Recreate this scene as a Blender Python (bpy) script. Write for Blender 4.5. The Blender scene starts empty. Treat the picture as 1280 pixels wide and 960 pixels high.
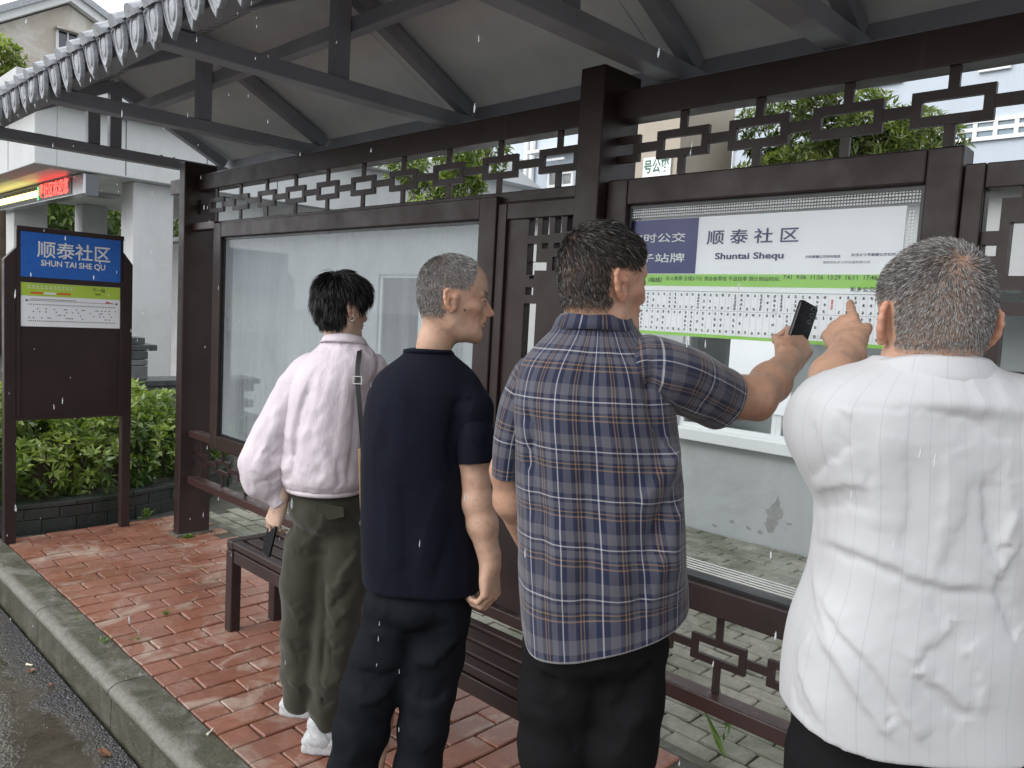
import bpy, bmesh, math, random
import numpy as np
from mathutils import Vector, Matrix, noise as mnoise

random.seed(7)
RNG = np.random.default_rng(11)
SC = bpy.context.scene
COL = SC.collection

# ------------------------------------------------------------------ camera
YAW, PITCH, ROLL, FPX = -0.772926, -0.086042, 0.0551575, 980.045
CAM_H = 1.53
def _basis():
    f = np.array([math.sin(YAW)*math.cos(PITCH), math.cos(YAW)*math.cos(PITCH), math.sin(PITCH)])
    r = np.array([math.cos(YAW), -math.sin(YAW), 0.0]); u = np.cross(r, f)
    c, s = math.cos(ROLL), math.sin(ROLL)
    return c*r+s*u, -s*r+c*u, f
CR, CU, CF = _basis()
CC = np.array([0, 0, CAM_H])
cam_d = bpy.data.cameras.new('camera'); cam = bpy.data.objects.new('camera', cam_d); COL.objects.link(cam)
cam_d.sensor_width = 36; cam_d.lens = 36*FPX/1280; cam_d.clip_start = 0.05; cam_d.clip_end = 600
m = Matrix.Identity(4)
for i in range(3):
    m[i][0], m[i][1], m[i][2], m[i][3] = CR[i], CU[i], -CF[i], CC[i]
cam.matrix_world = m
SC.camera = cam

# ------------------------------------------------------------------ sky and sun (overcast, raining)
w = bpy.data.worlds.new('World'); SC.world = w; w.use_nodes = True
nt = w.node_tree; bg = nt.nodes['Background']
sky = nt.nodes.new('ShaderNodeTexSky'); sky.sky_type = 'NISHITA'; sky.sun_disc = False
SUN_EL, SUN_AZ = math.radians(34), math.radians(200)
sky.sun_elevation = SUN_EL; sky.sun_rotation = SUN_AZ; sky.dust_density = 6; sky.air_density = 1.0
hs = nt.nodes.new('ShaderNodeHueSaturation'); hs.inputs['Saturation'].default_value = 0.12
mx = nt.nodes.new('ShaderNodeMix'); mx.data_type = 'RGBA'; mx.inputs['Factor'].default_value = 0.8
mx.inputs['B'].default_value = (8.6, 8.9, 9.3, 1)          # even cloud deck
nt.links.new(sky.outputs[0], hs.inputs['Color']); nt.links.new(hs.outputs[0], mx.inputs['A'])
nt.links.new(mx.outputs['Result'], bg.inputs['Color']); bg.inputs['Strength'].default_value = 0.13
sd = bpy.data.lights.new('sun', 'SUN'); sd.energy = 0.7; sd.angle = math.radians(40); sd.color = (1, .97, .93)
so = bpy.data.objects.new('sun', sd); COL.objects.link(so)
dirv = Vector((math.sin(SUN_AZ)*math.cos(SUN_EL), math.cos(SUN_AZ)*math.cos(SUN_EL), math.sin(SUN_EL)))
so.rotation_euler = dirv.to_track_quat('Z', 'Y').to_euler(); so.location = dirv*30
vs = SC.view_settings; vs.view_transform = 'Standard'; vs.look = 'None'; vs.gamma = 1; vs.exposure = 0.78
vs.use_curve_mapping = False
SC.render.engine = 'CYCLES'
SC.cycles.use_denoising = True
SC.cycles.max_bounces = 10; SC.cycles.transparent_max_bounces = 16
SC.cycles.sample_clamp_indirect = 6

# ------------------------------------------------------------------ helpers
def ray(x, y): return CF + CR*(x-640)/FPX - CU*(y-480)/FPX
def at_z(x, y, z=0.0): d = ray(x, y); return CC + d*(z-CC[2])/d[2]
def at_y(x, y, Y): d = ray(x, y); return CC + d*Y/d[1]
def at_x(x, y, X): d = ray(x, y); return CC + d*X/d[0]
def at_w(x, y, W): return CC + ray(x, y)*W

def tag(o, label=None, cat=None, group=None, kind=None):
    if label: o['label'] = label
    if cat: o['category'] = cat
    if group: o['group'] = group
    if kind: o['kind'] = kind
    return o
def empty(name, loc=(0, 0, 0), label=None, cat=None, group=None, parent=None):
    o = bpy.data.objects.new(name, None); COL.objects.link(o); o.location = loc
    o.empty_display_size = 0.1
    if parent: o.parent = parent; o.matrix_parent_inverse = PINV(parent)
    return tag(o, label, cat, group)
def PINV(parent):
    return Matrix.Translation(-Vector(parent.location))   # children keep world coordinates

def nmesh(name, V, F, mat=None, parent=None, smooth=False, cols=None, uv=None, link=True, auto=None):
    """V (n,3), F list of index tuples or (m,k) array; builds ONE mesh object in world coordinates"""
    me = bpy.data.meshes.new(name)
    V = np.asarray(V, dtype=np.float32)
    if isinstance(F, np.ndarray):
        k = F.shape[1]; mcount = F.shape[0]
        me.vertices.add(len(V)); me.vertices.foreach_set('co', V.ravel())
        me.loops.add(mcount*k); me.loops.foreach_set('vertex_index', F.astype(np.int32).ravel())
        me.polygons.add(mcount)
        me.polygons.foreach_set('loop_start', np.arange(0, mcount*k, k, dtype=np.int32))
        me.polygons.foreach_set('loop_total', np.full(mcount, k, dtype=np.int32))
        me.update(calc_edges=True); me.validate()
    else:
        me.from_pydata([tuple(map(float, v)) for v in V], [], [tuple(int(i) for i in f) for f in F]); me.update()
    if cols is not None:
        a = me.color_attributes.new('col', 'FLOAT_COLOR', 'POINT')
        c = np.ones((len(V), 4), dtype=np.float32); c[:, :cols.shape[1]] = cols
        a.data.foreach_set('color', c.ravel())
    if uv is not None:
        l = me.uv_layers.new(name='UVMap')
        li = np.empty(len(me.loops), dtype=np.int32); me.loops.foreach_get('vertex_index', li)
        l.data.foreach_set('uv', np.asarray(uv, dtype=np.float32)[li].ravel())
    if mat: me.materials.append(mat)
    if smooth: me.polygons.foreach_set('use_smooth', np.ones(len(me.polygons), dtype=bool))
    o = bpy.data.objects.new(name, me)
    if link:
        COL.objects.link(o)
        if parent: o.parent = parent; o.matrix_parent_inverse = PINV(parent)
    return o

class MB:
    def __init__(s): s.v = []; s.f = []
    def add(s, vs, fs):
        n = len(s.v); s.v += [tuple(map(float, p)) for p in vs]; s.f += [tuple(i+n for i in f) for f in fs]; return s
    def box(s, x0, x1, y0, y1, z0, z1):
        if x0 > x1: x0, x1 = x1, x0
        if y0 > y1: y0, y1 = y1, y0
        if z0 > z1: z0, z1 = z1, z0
        return s.add([(x0,y0,z0),(x1,y0,z0),(x1,y1,z0),(x0,y1,z0),(x0,y0,z1),(x1,y0,z1),(x1,y1,z1),(x0,y1,z1)],
              [(0,3,2,1),(4,5,6,7),(0,1,5,4),(1,2,6,5),(2,3,7,6),(3,0,4,7)])
    def bar(s, p, q, a, b, up=(0, 0, 1)):
        """square bar p->q, width a sideways, b along up"""
        p = Vector(p); q = Vector(q); d = (q-p).normalized(); u = Vector(up)
        x = d.cross(u).normalized(); y = x.cross(d).normalized()
        c = [x*sa*a/2 + y*sb*b/2 for sa, sb in ((-1,-1),(1,-1),(1,1),(-1,1))]
        return s.add([p+k for k in c]+[q+k for k in c], [(0,1,2,3),(7,6,5,4),(0,4,5,1),(1,5,6,2),(2,6,7,3),(3,7,4,0)])
    def prism(s, pts, d):
        """polygon (3D points) extruded by vector d"""
        n = len(pts); d = Vector(d); P = [Vector(p) for p in pts]
        fs = [tuple(range(n)), tuple(range(2*n-1, n-1, -1))]
        for i in range(n): j = (i+1) % n; fs.append((i, n+i, n+j, j))
        return s.add(P+[p+d for p in P], fs)
    def tube(s, pts, r, n=8, cap=True):
        pts = [Vector(p) for p in pts]; rs = r if hasattr(r, '__len__') else [r]*len(pts)
        vs = []; fs = []; prev = None
        for i, p in enumerate(pts):
            d = (pts[min(i+1, len(pts)-1)]-pts[max(i-1, 0)]).normalized()
            x = d.orthogonal().normalized() if prev is None else (prev - d*prev.dot(d)).normalized()
            prev = x; y = d.cross(x)
            for k in range(n):
                a = 2*math.pi*k/n; vs.append(p + (x*math.cos(a)+y*math.sin(a))*rs[i])
        for i in range(len(pts)-1):
            for k in range(n):
                l = (k+1) % n; fs.append((i*n+k, i*n+l, (i+1)*n+l, (i+1)*n+k))
        if cap: fs.append(tuple(range(n-1, -1, -1))); fs.append(tuple(range((len(pts)-1)*n, len(pts)*n)))
        return s.add(vs, fs)
    def build(s, name, mat=None, parent=None, bevel=0, smooth=False, fix=True):
        o = nmesh(name, s.v, s.f, mat, parent, smooth)
        if fix:
            bm = bmesh.new(); bm.from_mesh(o.data); bmesh.ops.recalc_face_normals(bm, faces=bm.faces); bm.to_mesh(o.data); bm.free()
        if bevel:
            b = o.modifiers.new('bevel', 'BEVEL'); b.width = bevel; b.segments = 2; b.limit_method = 'ANGLE'
        return o
def setk(o, kind='structure'): o['kind'] = kind; return o

# ------------------------------------------------------------------ materials
MATS = {}
def S(c):   # sRGB 0-255 -> linear
    return tuple(((x/255)/12.92 if x/255 <= .04045 else ((x/255+.055)/1.055)**2.4) for x in c)
class N:
    """tiny node helper"""
    def __init__(s, name):
        s.m = bpy.data.materials.new(name); s.m.use_nodes = True; s.t = s.m.node_tree; s.b = s.t.nodes['Principled BSDF']
    def n(s, typ, **kw):
        k = s.t.nodes.new(typ)
        for a, v in kw.items():
            if a.startswith('i_'):
                key = a[2:]; key = int(key) if key.isdigit() else key.replace('_', ' ')
                k.inputs[key].default_value = v
            else: setattr(k, a, v)
        return k
    def l(s, a, b): s.t.links.new(a, b)
    def coord(s, kind='Object'):
        if kind == 'World': return s.n('ShaderNodeNewGeometry').outputs['Position']
        return s.n('ShaderNodeTexCoord').outputs[kind]
    def noise(s, scale, detail=4, rough=.55, vec=None, dist=0, typ='3D'):
        k = s.n('ShaderNodeTexNoise'); k.inputs['Scale'].default_value = scale; k.inputs['Detail'].default_value = detail
        k.inputs['Roughness'].default_value = rough; k.inputs['Distortion'].default_value = dist
        if vec is not None: s.l(vec, k.inputs['Vector'])
        return k.outputs['Fac']
    def ramp(s, fac, stops):
        k = s.n('ShaderNodeValToRGB'); e = k.color_ramp.elements
        while len(e) < len(stops): e.new(.5)
        for el, (p, c) in zip(e, stops): el.position = p; el.color = (*c, 1) if len(c) == 3 else c
        s.l(fac, k.inputs['Fac']); return k.outputs['Color']
    def mix(s, fac, a, b, typ='MIX'):
        k = s.n('ShaderNodeMix', data_type='RGBA', blend_type=typ)
        for key, v in (('Factor', fac), ('A', a), ('B', b)):
            if hasattr(v, 'is_linked') or hasattr(v, 'links'): s.l(v, k.inputs[key])
            else: k.inputs[key].default_value = v if key == 'Factor' else ((*v, 1) if len(v) == 3 else v)
        return k.outputs['Result']
    def math(s, op, a, b=None, c=None):
        k = s.n('ShaderNodeMath', operation=op)
        for i, v in enumerate((a, b, c)):
            if v is None: continue
            if hasattr(v, 'links'): s.l(v, k.inputs[i])
            else: k.inputs[i].default_value = v
        return k.outputs[0]
    def base(s, c):
        if hasattr(c, 'links'): s.l(c, s.b.inputs['Base Color'])
        else: s.b.inputs['Base Color'].default_value = (*c, 1)
    def set(s, key, v):
        if hasattr(v, 'links'): s.l(v, s.b.inputs[key])
        else: s.b.inputs[key].default_value = v
    def bump(s, h, strength=.3, dist=.01, prev=None):
        k = s.n('ShaderNodeBump'); k.inputs['Strength'].default_value = strength; k.inputs['Distance'].default_value = dist
        s.l(h, k.inputs['Height'])
        if prev is not None: s.l(prev, k.inputs['Normal'])
        s.l(k.outputs[0], s.b.inputs['Normal']); return k.outputs[0]
    def done(s, key): MATS[key] = s.m; return s.m
def simple(key, c, rough=.6, metal=0, vary=.12, scale=6, bump=0, bscale=60, spec=.5):
    k = N(key); v = k.coord('World')
    f = k.noise(scale, 5, .6, v)
    lo = tuple(x*(1-vary) for x in c); hi = tuple(min(1, x*(1+vary)) for x in c)
    k.base(k.ramp(f, [(.3, lo), (.7, hi)])); k.set('Roughness', k.ramp(k.noise(scale*2.3, 3, .6, v), [(.3, (rough*.85,)*3), (.7, (min(1, rough*1.12),)*3)])); k.set('Metallic', metal)
    k.set('Specular IOR Level', spec)
    if bump: k.bump(k.noise(bscale, 4, .6, v), bump, .004)
    return k.done(key)

def brown_paint():
    k = N('brown_paint'); v = k.coord('World')
    c1 = k.ramp(k.noise(3, 4, .6, v), [(.3, (.024, .0135, .0125)), (.7, (.036, .0205, .0188))])
    mp = k.n('ShaderNodeMapping'); mp.inputs['Scale'].default_value = (22, 22, 1.2); k.l(v, mp.inputs['Vector'])
    streak = k.ramp(k.noise(1.0, 5, .7, mp.outputs[0]), [(.62, (0,)*3), (.78, (1,)*3)])
    c2 = k.mix(k.math('MULTIPLY', streak, .30), c1, (.095, .072, .066))
    chip = k.ramp(k.noise(34, 6, .7, v), [(.72, (0,)*3), (.76, (1,)*3)])
    c3 = k.mix(k.math('MULTIPLY', chip, .6), c2, (.15, .12, .11))
    k.base(c3); k.set('Roughness', k.ramp(k.noise(7, 4, .6, v), [(.3, (.30,)*3), (.72, (.55,)*3)]))
    k.set('Specular IOR Level', .35); k.bump(k.noise(90, 3, .5, v), .06, .002); return k.done('brown')
brown_paint()
def rail_paint():
    k = N('rail_paint'); v = k.coord('World')
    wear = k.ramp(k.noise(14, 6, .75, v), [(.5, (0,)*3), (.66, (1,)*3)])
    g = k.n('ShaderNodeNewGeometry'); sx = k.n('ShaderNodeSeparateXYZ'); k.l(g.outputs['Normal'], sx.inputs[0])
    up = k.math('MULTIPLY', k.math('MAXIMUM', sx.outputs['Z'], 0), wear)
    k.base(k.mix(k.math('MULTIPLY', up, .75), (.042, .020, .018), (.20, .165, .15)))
    k.set('Roughness', .38); return k.done('rail')
rail_paint()
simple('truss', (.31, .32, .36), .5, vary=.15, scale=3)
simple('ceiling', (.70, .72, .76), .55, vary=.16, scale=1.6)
simple('eave_tile', (.30, .315, .335), .5, vary=.3, scale=25, bump=.5, bscale=140)
simple('white_wall', (.60, .61, .61), .7, vary=.06, scale=1.5, bump=.1)
simple('white_paint', (.70, .71, .71), .45, vary=.05, scale=2)
simple('dark_slab', (.045, .05, .052), .28, vary=.35, scale=9, bump=.35, bscale=50)
simple('black_metal', (.012, .012, .013), .35, vary=.2)
simple('steel', (.42, .42, .43), .3, metal=.9, vary=.1)
simple('board_white', (.86, .865, .89), .35, vary=.02)
simple('blue_sign', S((30, 98, 186)), .3, vary=.08, scale=10)
simple('navy_print', S((20, 27, 104)), .35, vary=.03)
simple('navy_ink', S((34, 32, 92)), .4, vary=.02)
simple('lime', S((176, 204, 70)), .35, vary=.05)
simple('green_print', S((150, 205, 90)), .35, vary=.05)
simple('ink', (.02, .02, .024), .5, vary=.05)
simple('ink_green', (.03, .06, .02), .5, vary=.05)
simple('ink_red', S((205, 60, 50)), .5, vary=.05)
simple('white_ink', (.78, .79, .8), .45, vary=.02)
simple('orange_ink', S((214, 96, 40)), .45, vary=.05)
simple('green_sign', (.02, .12, .06), .5, vary=.05)
simple('rule_grey', (.3, .3, .33), .5, vary=.02)

def brick_mat():
    k = N('red_brick'); v = k.coord('World'); oi = k.n('ShaderNodeObjectInfo')
    a = k.ramp(oi.outputs['Random'], [(0, (.19, .076, .048)), (.35, (.24, .095, .060)), (.7, (.285, .115, .070)), (1, (.175, .085, .062))])
    n1 = k.noise(26, 6, .65, v)
    a = k.mix(.55, a, k.ramp(n1, [(.3, (.18, .070, .047)), (.7, (.31, .135, .085))]))
    worn = k.ramp(k.noise(3.2, 8, .72, v, 1.2), [(.51, (0,)*3), (.66, (1,)*3)])
    a = k.mix(k.math('MULTIPLY', worn, .78), a, (.40, .31, .25))
    dark = k.ramp(k.noise(1.7, 6, .7, v, .5), [(.5, (0,)*3), (.7, (1,)*3)])
    a = k.mix(k.math('MULTIPLY', dark, .45), a, (.085, .052, .04))
    k.base(a)
    wet = k.ramp(k.noise(2.6, 5, .6, v), [(.40, (.10,)*3), (.62, (.48,)*3)])
    k.set('Roughness', wet); k.bump(k.noise(75, 6, .65, v), .35, .004); return k.done('brick')
brick_mat()
def mossy(key, c1, c2, moss, rough=(.25, .6), mscale=3.0, lo=.45, hi=.62):
    k = N(key); v = k.coord('World'); oi = k.n('ShaderNodeObjectInfo')
    a = k.ramp(k.noise(30, 6, .7, v), [(.3, c1), (.7, c2)])
    a = k.mix(k.math('MULTIPLY', oi.outputs['Random'], .35), a, tuple(x*.62 for x in c1))
    mo = k.ramp(k.noise(mscale, 7, .7, v, .6), [(lo, (0,)*3), (hi, (1,)*3)])
    a = k.mix(k.math('MULTIPLY', mo, .8), a, moss); k.base(a)
    k.set('Roughness', k.ramp(k.noise(5, 4, .6, v), [(.35, (rough[0],)*3), (.65, (rough[1],)*3)]))
    k.bump(k.noise(95, 6, .7, v), .5, .006); return k.done(key)
def kerb_mat():
    k = N('kerb'); v = k.coord('World'); oi = k.n('ShaderNodeObjectInfo')
    a = k.ramp(k.noise(34, 6, .7, v), [(.3, (.12, .115, .095)), (.7, (.235, .228, .195))])
    sx = k.n('ShaderNodeSeparateXYZ'); k.l(v, sx.inputs[0])
    # worn pale nosing along the front edge, moss and road grime elsewhere
    d = k.math('ABSOLUTE', k.math('SUBTRACT', sx.outputs['Y'], 1.068)); nose = k.n('ShaderNodeMapRange'); nose.inputs['From Min'].default_value = .035; nose.inputs['From Max'].default_value = .012; k.l(d, nose.inputs['Value'])
    hi = k.n('ShaderNodeMapRange'); hi.inputs['From Min'].default_value = -.03; hi.inputs['From Max'].default_value = -.012; k.l(sx.outputs['Z'], hi.inputs['Value'])
    worn = k.math('MULTIPLY', nose.outputs[0], hi.outputs[0])
    mo = k.ramp(k.noise(4.5, 9, .75, v, .9), [(.38, (0,)*3), (.54, (1,)*3)])
    mo2 = k.math('MULTIPLY', mo, k.math('SUBTRACT', 1.0, k.math('MULTIPLY', worn, .85)))
    a = k.mix(k.math('MULTIPLY', mo2, .85), a, k.ramp(k.noise(11, 5, .7, v), [(.35, (.030, .032, .014)), (.7, (.075, .070, .036))]))
    lo_ = k.math('SUBTRACT', 1.0, hi.outputs[0]); a = k.mix(k.math('MULTIPLY', lo_, .55), a, (.055, .054, .036))
    k.base(a); k.set('Roughness', k.ramp(k.noise(5, 4, .6, v), [(.35, (.25,)*3), (.65, (.6,)*3)])); k.bump(k.noise(95, 6, .75, v), .8, .008); return k.done('kerb')
kerb_mat()
mossy('paver', (.20, .195, .155), (.33, .315, .26), (.07, .082, .04), (.22, .55), 2.2, .42, .6)
mossy('joint', (.035, .033, .026), (.07, .066, .05), (.035, .045, .018), (.4, .8), 5)
mossy('planter_brick', (.016, .018, .018), (.04, .043, .042), (.014, .024, .014), (.22, .5), 4)
mossy('grey_brick', (.085, .09, .092), (.155, .16, .162), (.05, .06, .045), (.2, .5), 2, .55, .75)
mossy('ground_mat', (.06, .06, .056), (.10, .10, .092), (.05, .06, .035), (.3, .6), .5)
def asphalt():
    k = N('asphalt'); v = k.coord('World')
    vo = k.n('ShaderNodeTexVoronoi'); vo.inputs['Scale'].default_value = 105; k.l(v, vo.inputs['Vector'])
    st = k.n('ShaderNodeTexVoronoi'); st.inputs['Scale'].default_value = 105; st.feature = 'F1'; k.l(v, st.inputs['Vector'])
    a = k.ramp(st.outputs['Color'], [(.2, (.022, .022, .026)), (.75, (.075, .073, .078))])
    # thin standing water / silt film away from the kerb
    sx = k.n('ShaderNodeSeparateXYZ'); k.l(v, sx.inputs[0])
    edge = k.math('ADD', sx.outputs['Y'], k.math('MULTIPLY', k.noise(4.0, 5, .6, v), .38))
    film = k.ramp(edge, [(.0, (1,)*3), (1, (0,)*3)])
    fr = k.n('ShaderNodeMapRange'); fr.inputs['From Min'].default_value = 1.21; fr.inputs['From Max'].default_value = 1.12; k.l(edge, fr.inputs['Value'])
    fr.clamp = True
    f = fr.outputs['Result']
    silt = k.ramp(k.noise(9, 6, .7, v), [(.35, (.045, .040, .030)), (.7, (.085, .076, .058))])
    k.base(k.mix(f, a, silt))
    pud = k.ramp(k.noise(2.1, 3, .5, v), [(.34, (0,)*3), (.46, (1,)*3)])
    k.set('Roughness', k.mix(k.math('MULTIPLY', f, .95), (.3,)*3, k.mix(pud, (.24,)*3, (.03,)*3)))
    h = k.math('SUBTRACT', 1.0, vo.outputs['Distance'])
    inv = k.math('SUBTRACT', 1.0, k.math('MULTIPLY', f, .97))
    hh = k.math('MULTIPLY', h, inv)
    b1 = k.bump(hh, .9, .008)
    rip = k.math('MULTIPLY', k.noise(38, 3, .5, v, 1.0), f)
    k.bump(rip, .12, .01, b1); return k.done('asphalt')
asphalt()
def leaf_mat(key, tint=(1, 1, 1), rough=.32):
    k = N(key); a = k.n('ShaderNodeAttribute', attribute_name='col')
    k.base(k.mix(1.0, a.outputs['Color'], (*tint, 1), 'MULTIPLY')); k.set('Roughness', rough)
    tr = k.n('ShaderNodeBsdfTranslucent'); k.l(k.mix(1.0, a.outputs['Color'], (1.3, 1.5, .6, 1), 'MULTIPLY'), tr.inputs['Color'])
    ms = k.n('ShaderNodeMixShader'); ms.inputs[0].default_value = .3
    out = k.t.nodes['Material Output']; k.l(k.b.outputs[0], ms.inputs[1]); k.l(tr.outputs[0], ms.inputs[2]); k.l(ms.outputs[0], out.inputs['Surface'])
    return k.done(key)
leaf_mat('leaf')
simple('bark', (.09, .065, .045), .85, vary=.3, scale=14, bump=.6, bscale=40)
def glass_mat(key, film=.10, filmcol=(.62, .66, .68), tint=(.95, .97, .97), ior=1.5):
    k = N(key); out = k.t.nodes['Material Output']
    tr = k.n('ShaderNodeBsdfTransparent'); tr.inputs['Color'].default_value = (*tint, 1)
    gl = k.n('ShaderNodeBsdfGlossy'); gl.inputs['Roughness'].default_value = .02
    fz = k.n('ShaderNodeFresnel'); fz.inputs['IOR'].default_value = ior
    m1 = k.n('ShaderNodeMixShader'); k.l(fz.outputs[0], m1.inputs[0]); k.l(tr.outputs[0], m1.inputs[1]); k.l(gl.outputs[0], m1.inputs[2])
    df = k.n('ShaderNodeBsdfDiffuse'); df.inputs['Color'].default_value = (*filmcol, 1)
    v = k.coord('World'); mp = k.n('ShaderNodeMapping'); mp.inputs['Scale'].default_value = (5, 5, .5); k.l(v, mp.inputs['Vector'])
    fl = k.ramp(k.noise(1.0, 5, .65, mp.outputs[0]), [(.25, (film*.55,)*3), (.75, (film*1.5,)*3)])
    m2 = k.n('ShaderNodeMixShader'); k.l(fl, m2.inputs[0]); k.l(m1.outputs[0], m2.inputs[1]); k.l(df.outputs[0], m2.inputs[2])
    k.l(m2.outputs[0], out.inputs['Surface']); return k.done(key)
glass_mat('glass_dusty', .42, (.40, .44, .465), (.60, .64, .66), 1.65); glass_mat('glass_clear', .012, ior=1.28)
def window_mat(key, c, rough=.08):
    k = N(key); k.base(k.ramp(k.noise(1.3, 3, .5, k.coord('World')), [(.3, tuple(x*.7 for x in c)), (.7, tuple(x*1.3 for x in c))])); k.set('Roughness', rough); k.set('Specular IOR Level', .8)
    return k.done(key)
window_mat('pane_blue', (.16, .24, .30)); window_mat('pane_dark', (.02, .03, .05)); window_mat('pane_grey', (.16, .17, .17))
def stucco(key, c, dirt, lo=.45, hi=.7, amt=.8, scale=.6):
    k = N(key); v = k.coord('World')
    d = k.ramp(k.noise(scale, 9, .75, v, .8), [(lo, (0,)*3), (hi, (1,)*3)])
    mp = k.n('ShaderNodeMapping'); mp.inputs['Scale'].default_value = (3.5, 3.5, .25); k.l(v, mp.inputs['Vector'])
    st = k.ramp(k.noise(1.0, 6, .7, mp.outputs[0]), [(.5, (0,)*3), (.75, (1,)*3)])
    a = k.mix(k.math('MULTIPLY', d, amt), c, dirt); a = k.mix(k.math('MULTIPLY', st, .22), a, tuple(x*.6 for x in c))
    k.base(a); k.set('Roughness', .85); k.bump(k.noise(40, 5, .6, v), .25, .01); return k.done(key)
stucco('old_render', (.40, .36, .31), (.62, .60, .56), .47, .58, .6, .35)
stucco('shop_wall', (.42, .43, .43), (.22, .22, .21), .48, .75, .6, .9)
stucco('apartment', (.47, .52, .58), (.36, .40, .45), .5, .8, .5, .4)
stucco('beige_wall', (.40, .35, .29), (.30, .26, .21), .45, .8, .7, .5)
stucco('column_white', (.52, .53, .53), (.36, .365, .36), .5, .8, .6, .8)
simple('plaster_patch', (.27, .27, .26), .9, vary=.2, scale=20, bump=.5)

def emis(key, c, s):
    k = N(key); k.base((0.02, 0.02, 0.02)); k.b.inputs['Emission Color'].default_value = (*c, 1); k.b.inputs['Emission Strength'].default_value = s
    return k.done(key)
emis('led_red', (1, .05, .04), 3.2); emis('led_yellow', (1, .82, .2), 3.5); emis('led_green', (.1, 1, .3), 1.2)
def M(k): return MATS[k]

# ------------------------------------------------------------------ lettering
def text(name, s, size, origin, ux, uy, mat, parent=None, bold=0.0, lift=.0012, align='CENTER', width=None, slant=0):
    """flat printed lettering as a thin mesh on the plane spanned by ux (reading direction) and uy (up)"""
    cu = bpy.data.curves.new(name, 'FONT'); cu.body = s; cu.size = 1.0; cu.align_x = align; cu.align_y = 'CENTER'
    cu.offset = bold; cu.resolution_u = 3; cu.shear = slant
    o = bpy.data.objects.new(name, cu); COL.objects.link(o)
    dg = bpy.context.evaluated_depsgraph_get()
    me = bpy.data.meshes.new_from_object(o.evaluated_get(dg)); bpy.data.objects.remove(o); bpy.data.curves.remove(cu)
    me.name = name
    n = len(me.vertices); co = np.empty(n*3, dtype=np.float32); me.vertices.foreach_get('co', co); co = co.reshape(-1, 3)
    sx = 1.0
    if width is not None and n: sx = width/((co[:, 0].max()-co[:, 0].min())*size)
    ux = np.array(ux, float); uy = np.array(uy, float); nz = np.cross(ux, uy)
    P = np.array(origin)[None] + co[:, :1]*size*sx*ux + co[:, 1:2]*size*uy + nz*lift
    me.vertices.foreach_set('co', P.astype(np.float32).ravel()); me.update()
    me.materials.clear(); me.materials.append(mat)
    ob = bpy.data.objects.new(name, me); COL.objects.link(ob)
    if parent: ob.parent = parent; ob.matrix_parent_inverse = PINV(parent)
    return ob
# ================================================================== SETTING
KO, KI = 1.05, 1.21            # kerb outer / inner edge (Y)
ZR = -0.17                     # road level, brick pavement is z = 0
setk(MB().box(-300, 300, -300, 300, -3, -0.30).build('ground', M('ground_mat')))
def sheet(name, x0, x1, y0, y1, z, mat, n=2):
    return nmesh(name, [(x0, y0, z), (x1, y0, z), (x1, y1, z), (x0, y1, z)], [(0, 1, 2, 3)], mat)
road = setk(MB().box(-60, 25, -9, KO-.005, -0.29, ZR).build('road', M('asphalt')))
# brick pavement: mortar bed as structure, every brick a part of it
BX0, BX1, BY1 = -5.46, 0.42, 2.40
bed = setk(MB().box(BX0, 8, KI, BY1, -0.29, -0.011).build('brick_pavement', M('joint')))
def brick_mesh(name, lx, ly, h, bev, mat, jit=.002):
    bm = bmesh.new(); bmesh.ops.create_cube(bm, size=1)
    for v in bm.verts:
        v.co.x *= lx; v.co.y *= ly; v.co.z = v.co.z*h - h/2
        v.co.x += random.uniform(-jit, jit); v.co.y += random.uniform(-jit, jit); v.co.z += random.uniform(-jit, jit)*.7 if v.co.z > -h*.5 else 0
    bmesh.ops.bevel(bm, geom=[e for e in bm.edges if all(v.co.z > -h*.5 for v in e.verts)] + [e for e in bm.edges if abs(e.verts[0].co.z-e.verts[1].co.z) > h*.4],
                    offset=bev, segments=1, affect='EDGES')
    me = bpy.data.meshes.new(name); bm.to_mesh(me); bm.free(); me.materials.append(mat); return me
bvars = [brick_mesh('brick', .1105, .2265, .05, .004, M('brick'), .0025) for _ in range(10)]
bhalf = [brick_mesh('brick', .1105, .1105, .05, .004, M('brick'), .0025) for _ in range(4)]
def piece(me, name, parent, x, y, z, rz=0, tilt=.006):
    o = bpy.data.objects.new(name, me); COL.objects.link(o); o.location = (x, y, z)
    o.rotation_euler = (random.gauss(0, tilt), random.gauss(0, tilt), rz + random.gauss(0, .008))
    o.parent = parent; o.matrix_parent_inverse = PINV(parent); return o
px_, py_ = .1165, .2345
r = 0; x = BX0 + px_/2
while x < BX1:
    y = KI + .006 + (py_/2 if r % 2 == 0 else 0)
    if r % 2 == 1: piece(random.choice(bhalf), 'brick', bed, x, KI+.006+.0585, random.gauss(0, .0012), 0); y = KI+.006+.117+py_/2
    while y + py_/2 <= BY1+.02:
        piece(random.choice(bvars), 'brick', bed, x, y, random.gauss(0, .0014)); y += py_
    x += px_; r += 1
nearbr = MB()
x = BX1 + px_
while x < 2.6:
    y = KI+.006+py_/2
    while y + py_/2 < BY1: nearbr.box(x-.055, x+.055, y-.113, y+.113, -.05, 0); y += py_
    x += px_
o = nearbr.build('brick_field', M('brick'), bed); setk(o, 'stuff')
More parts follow.
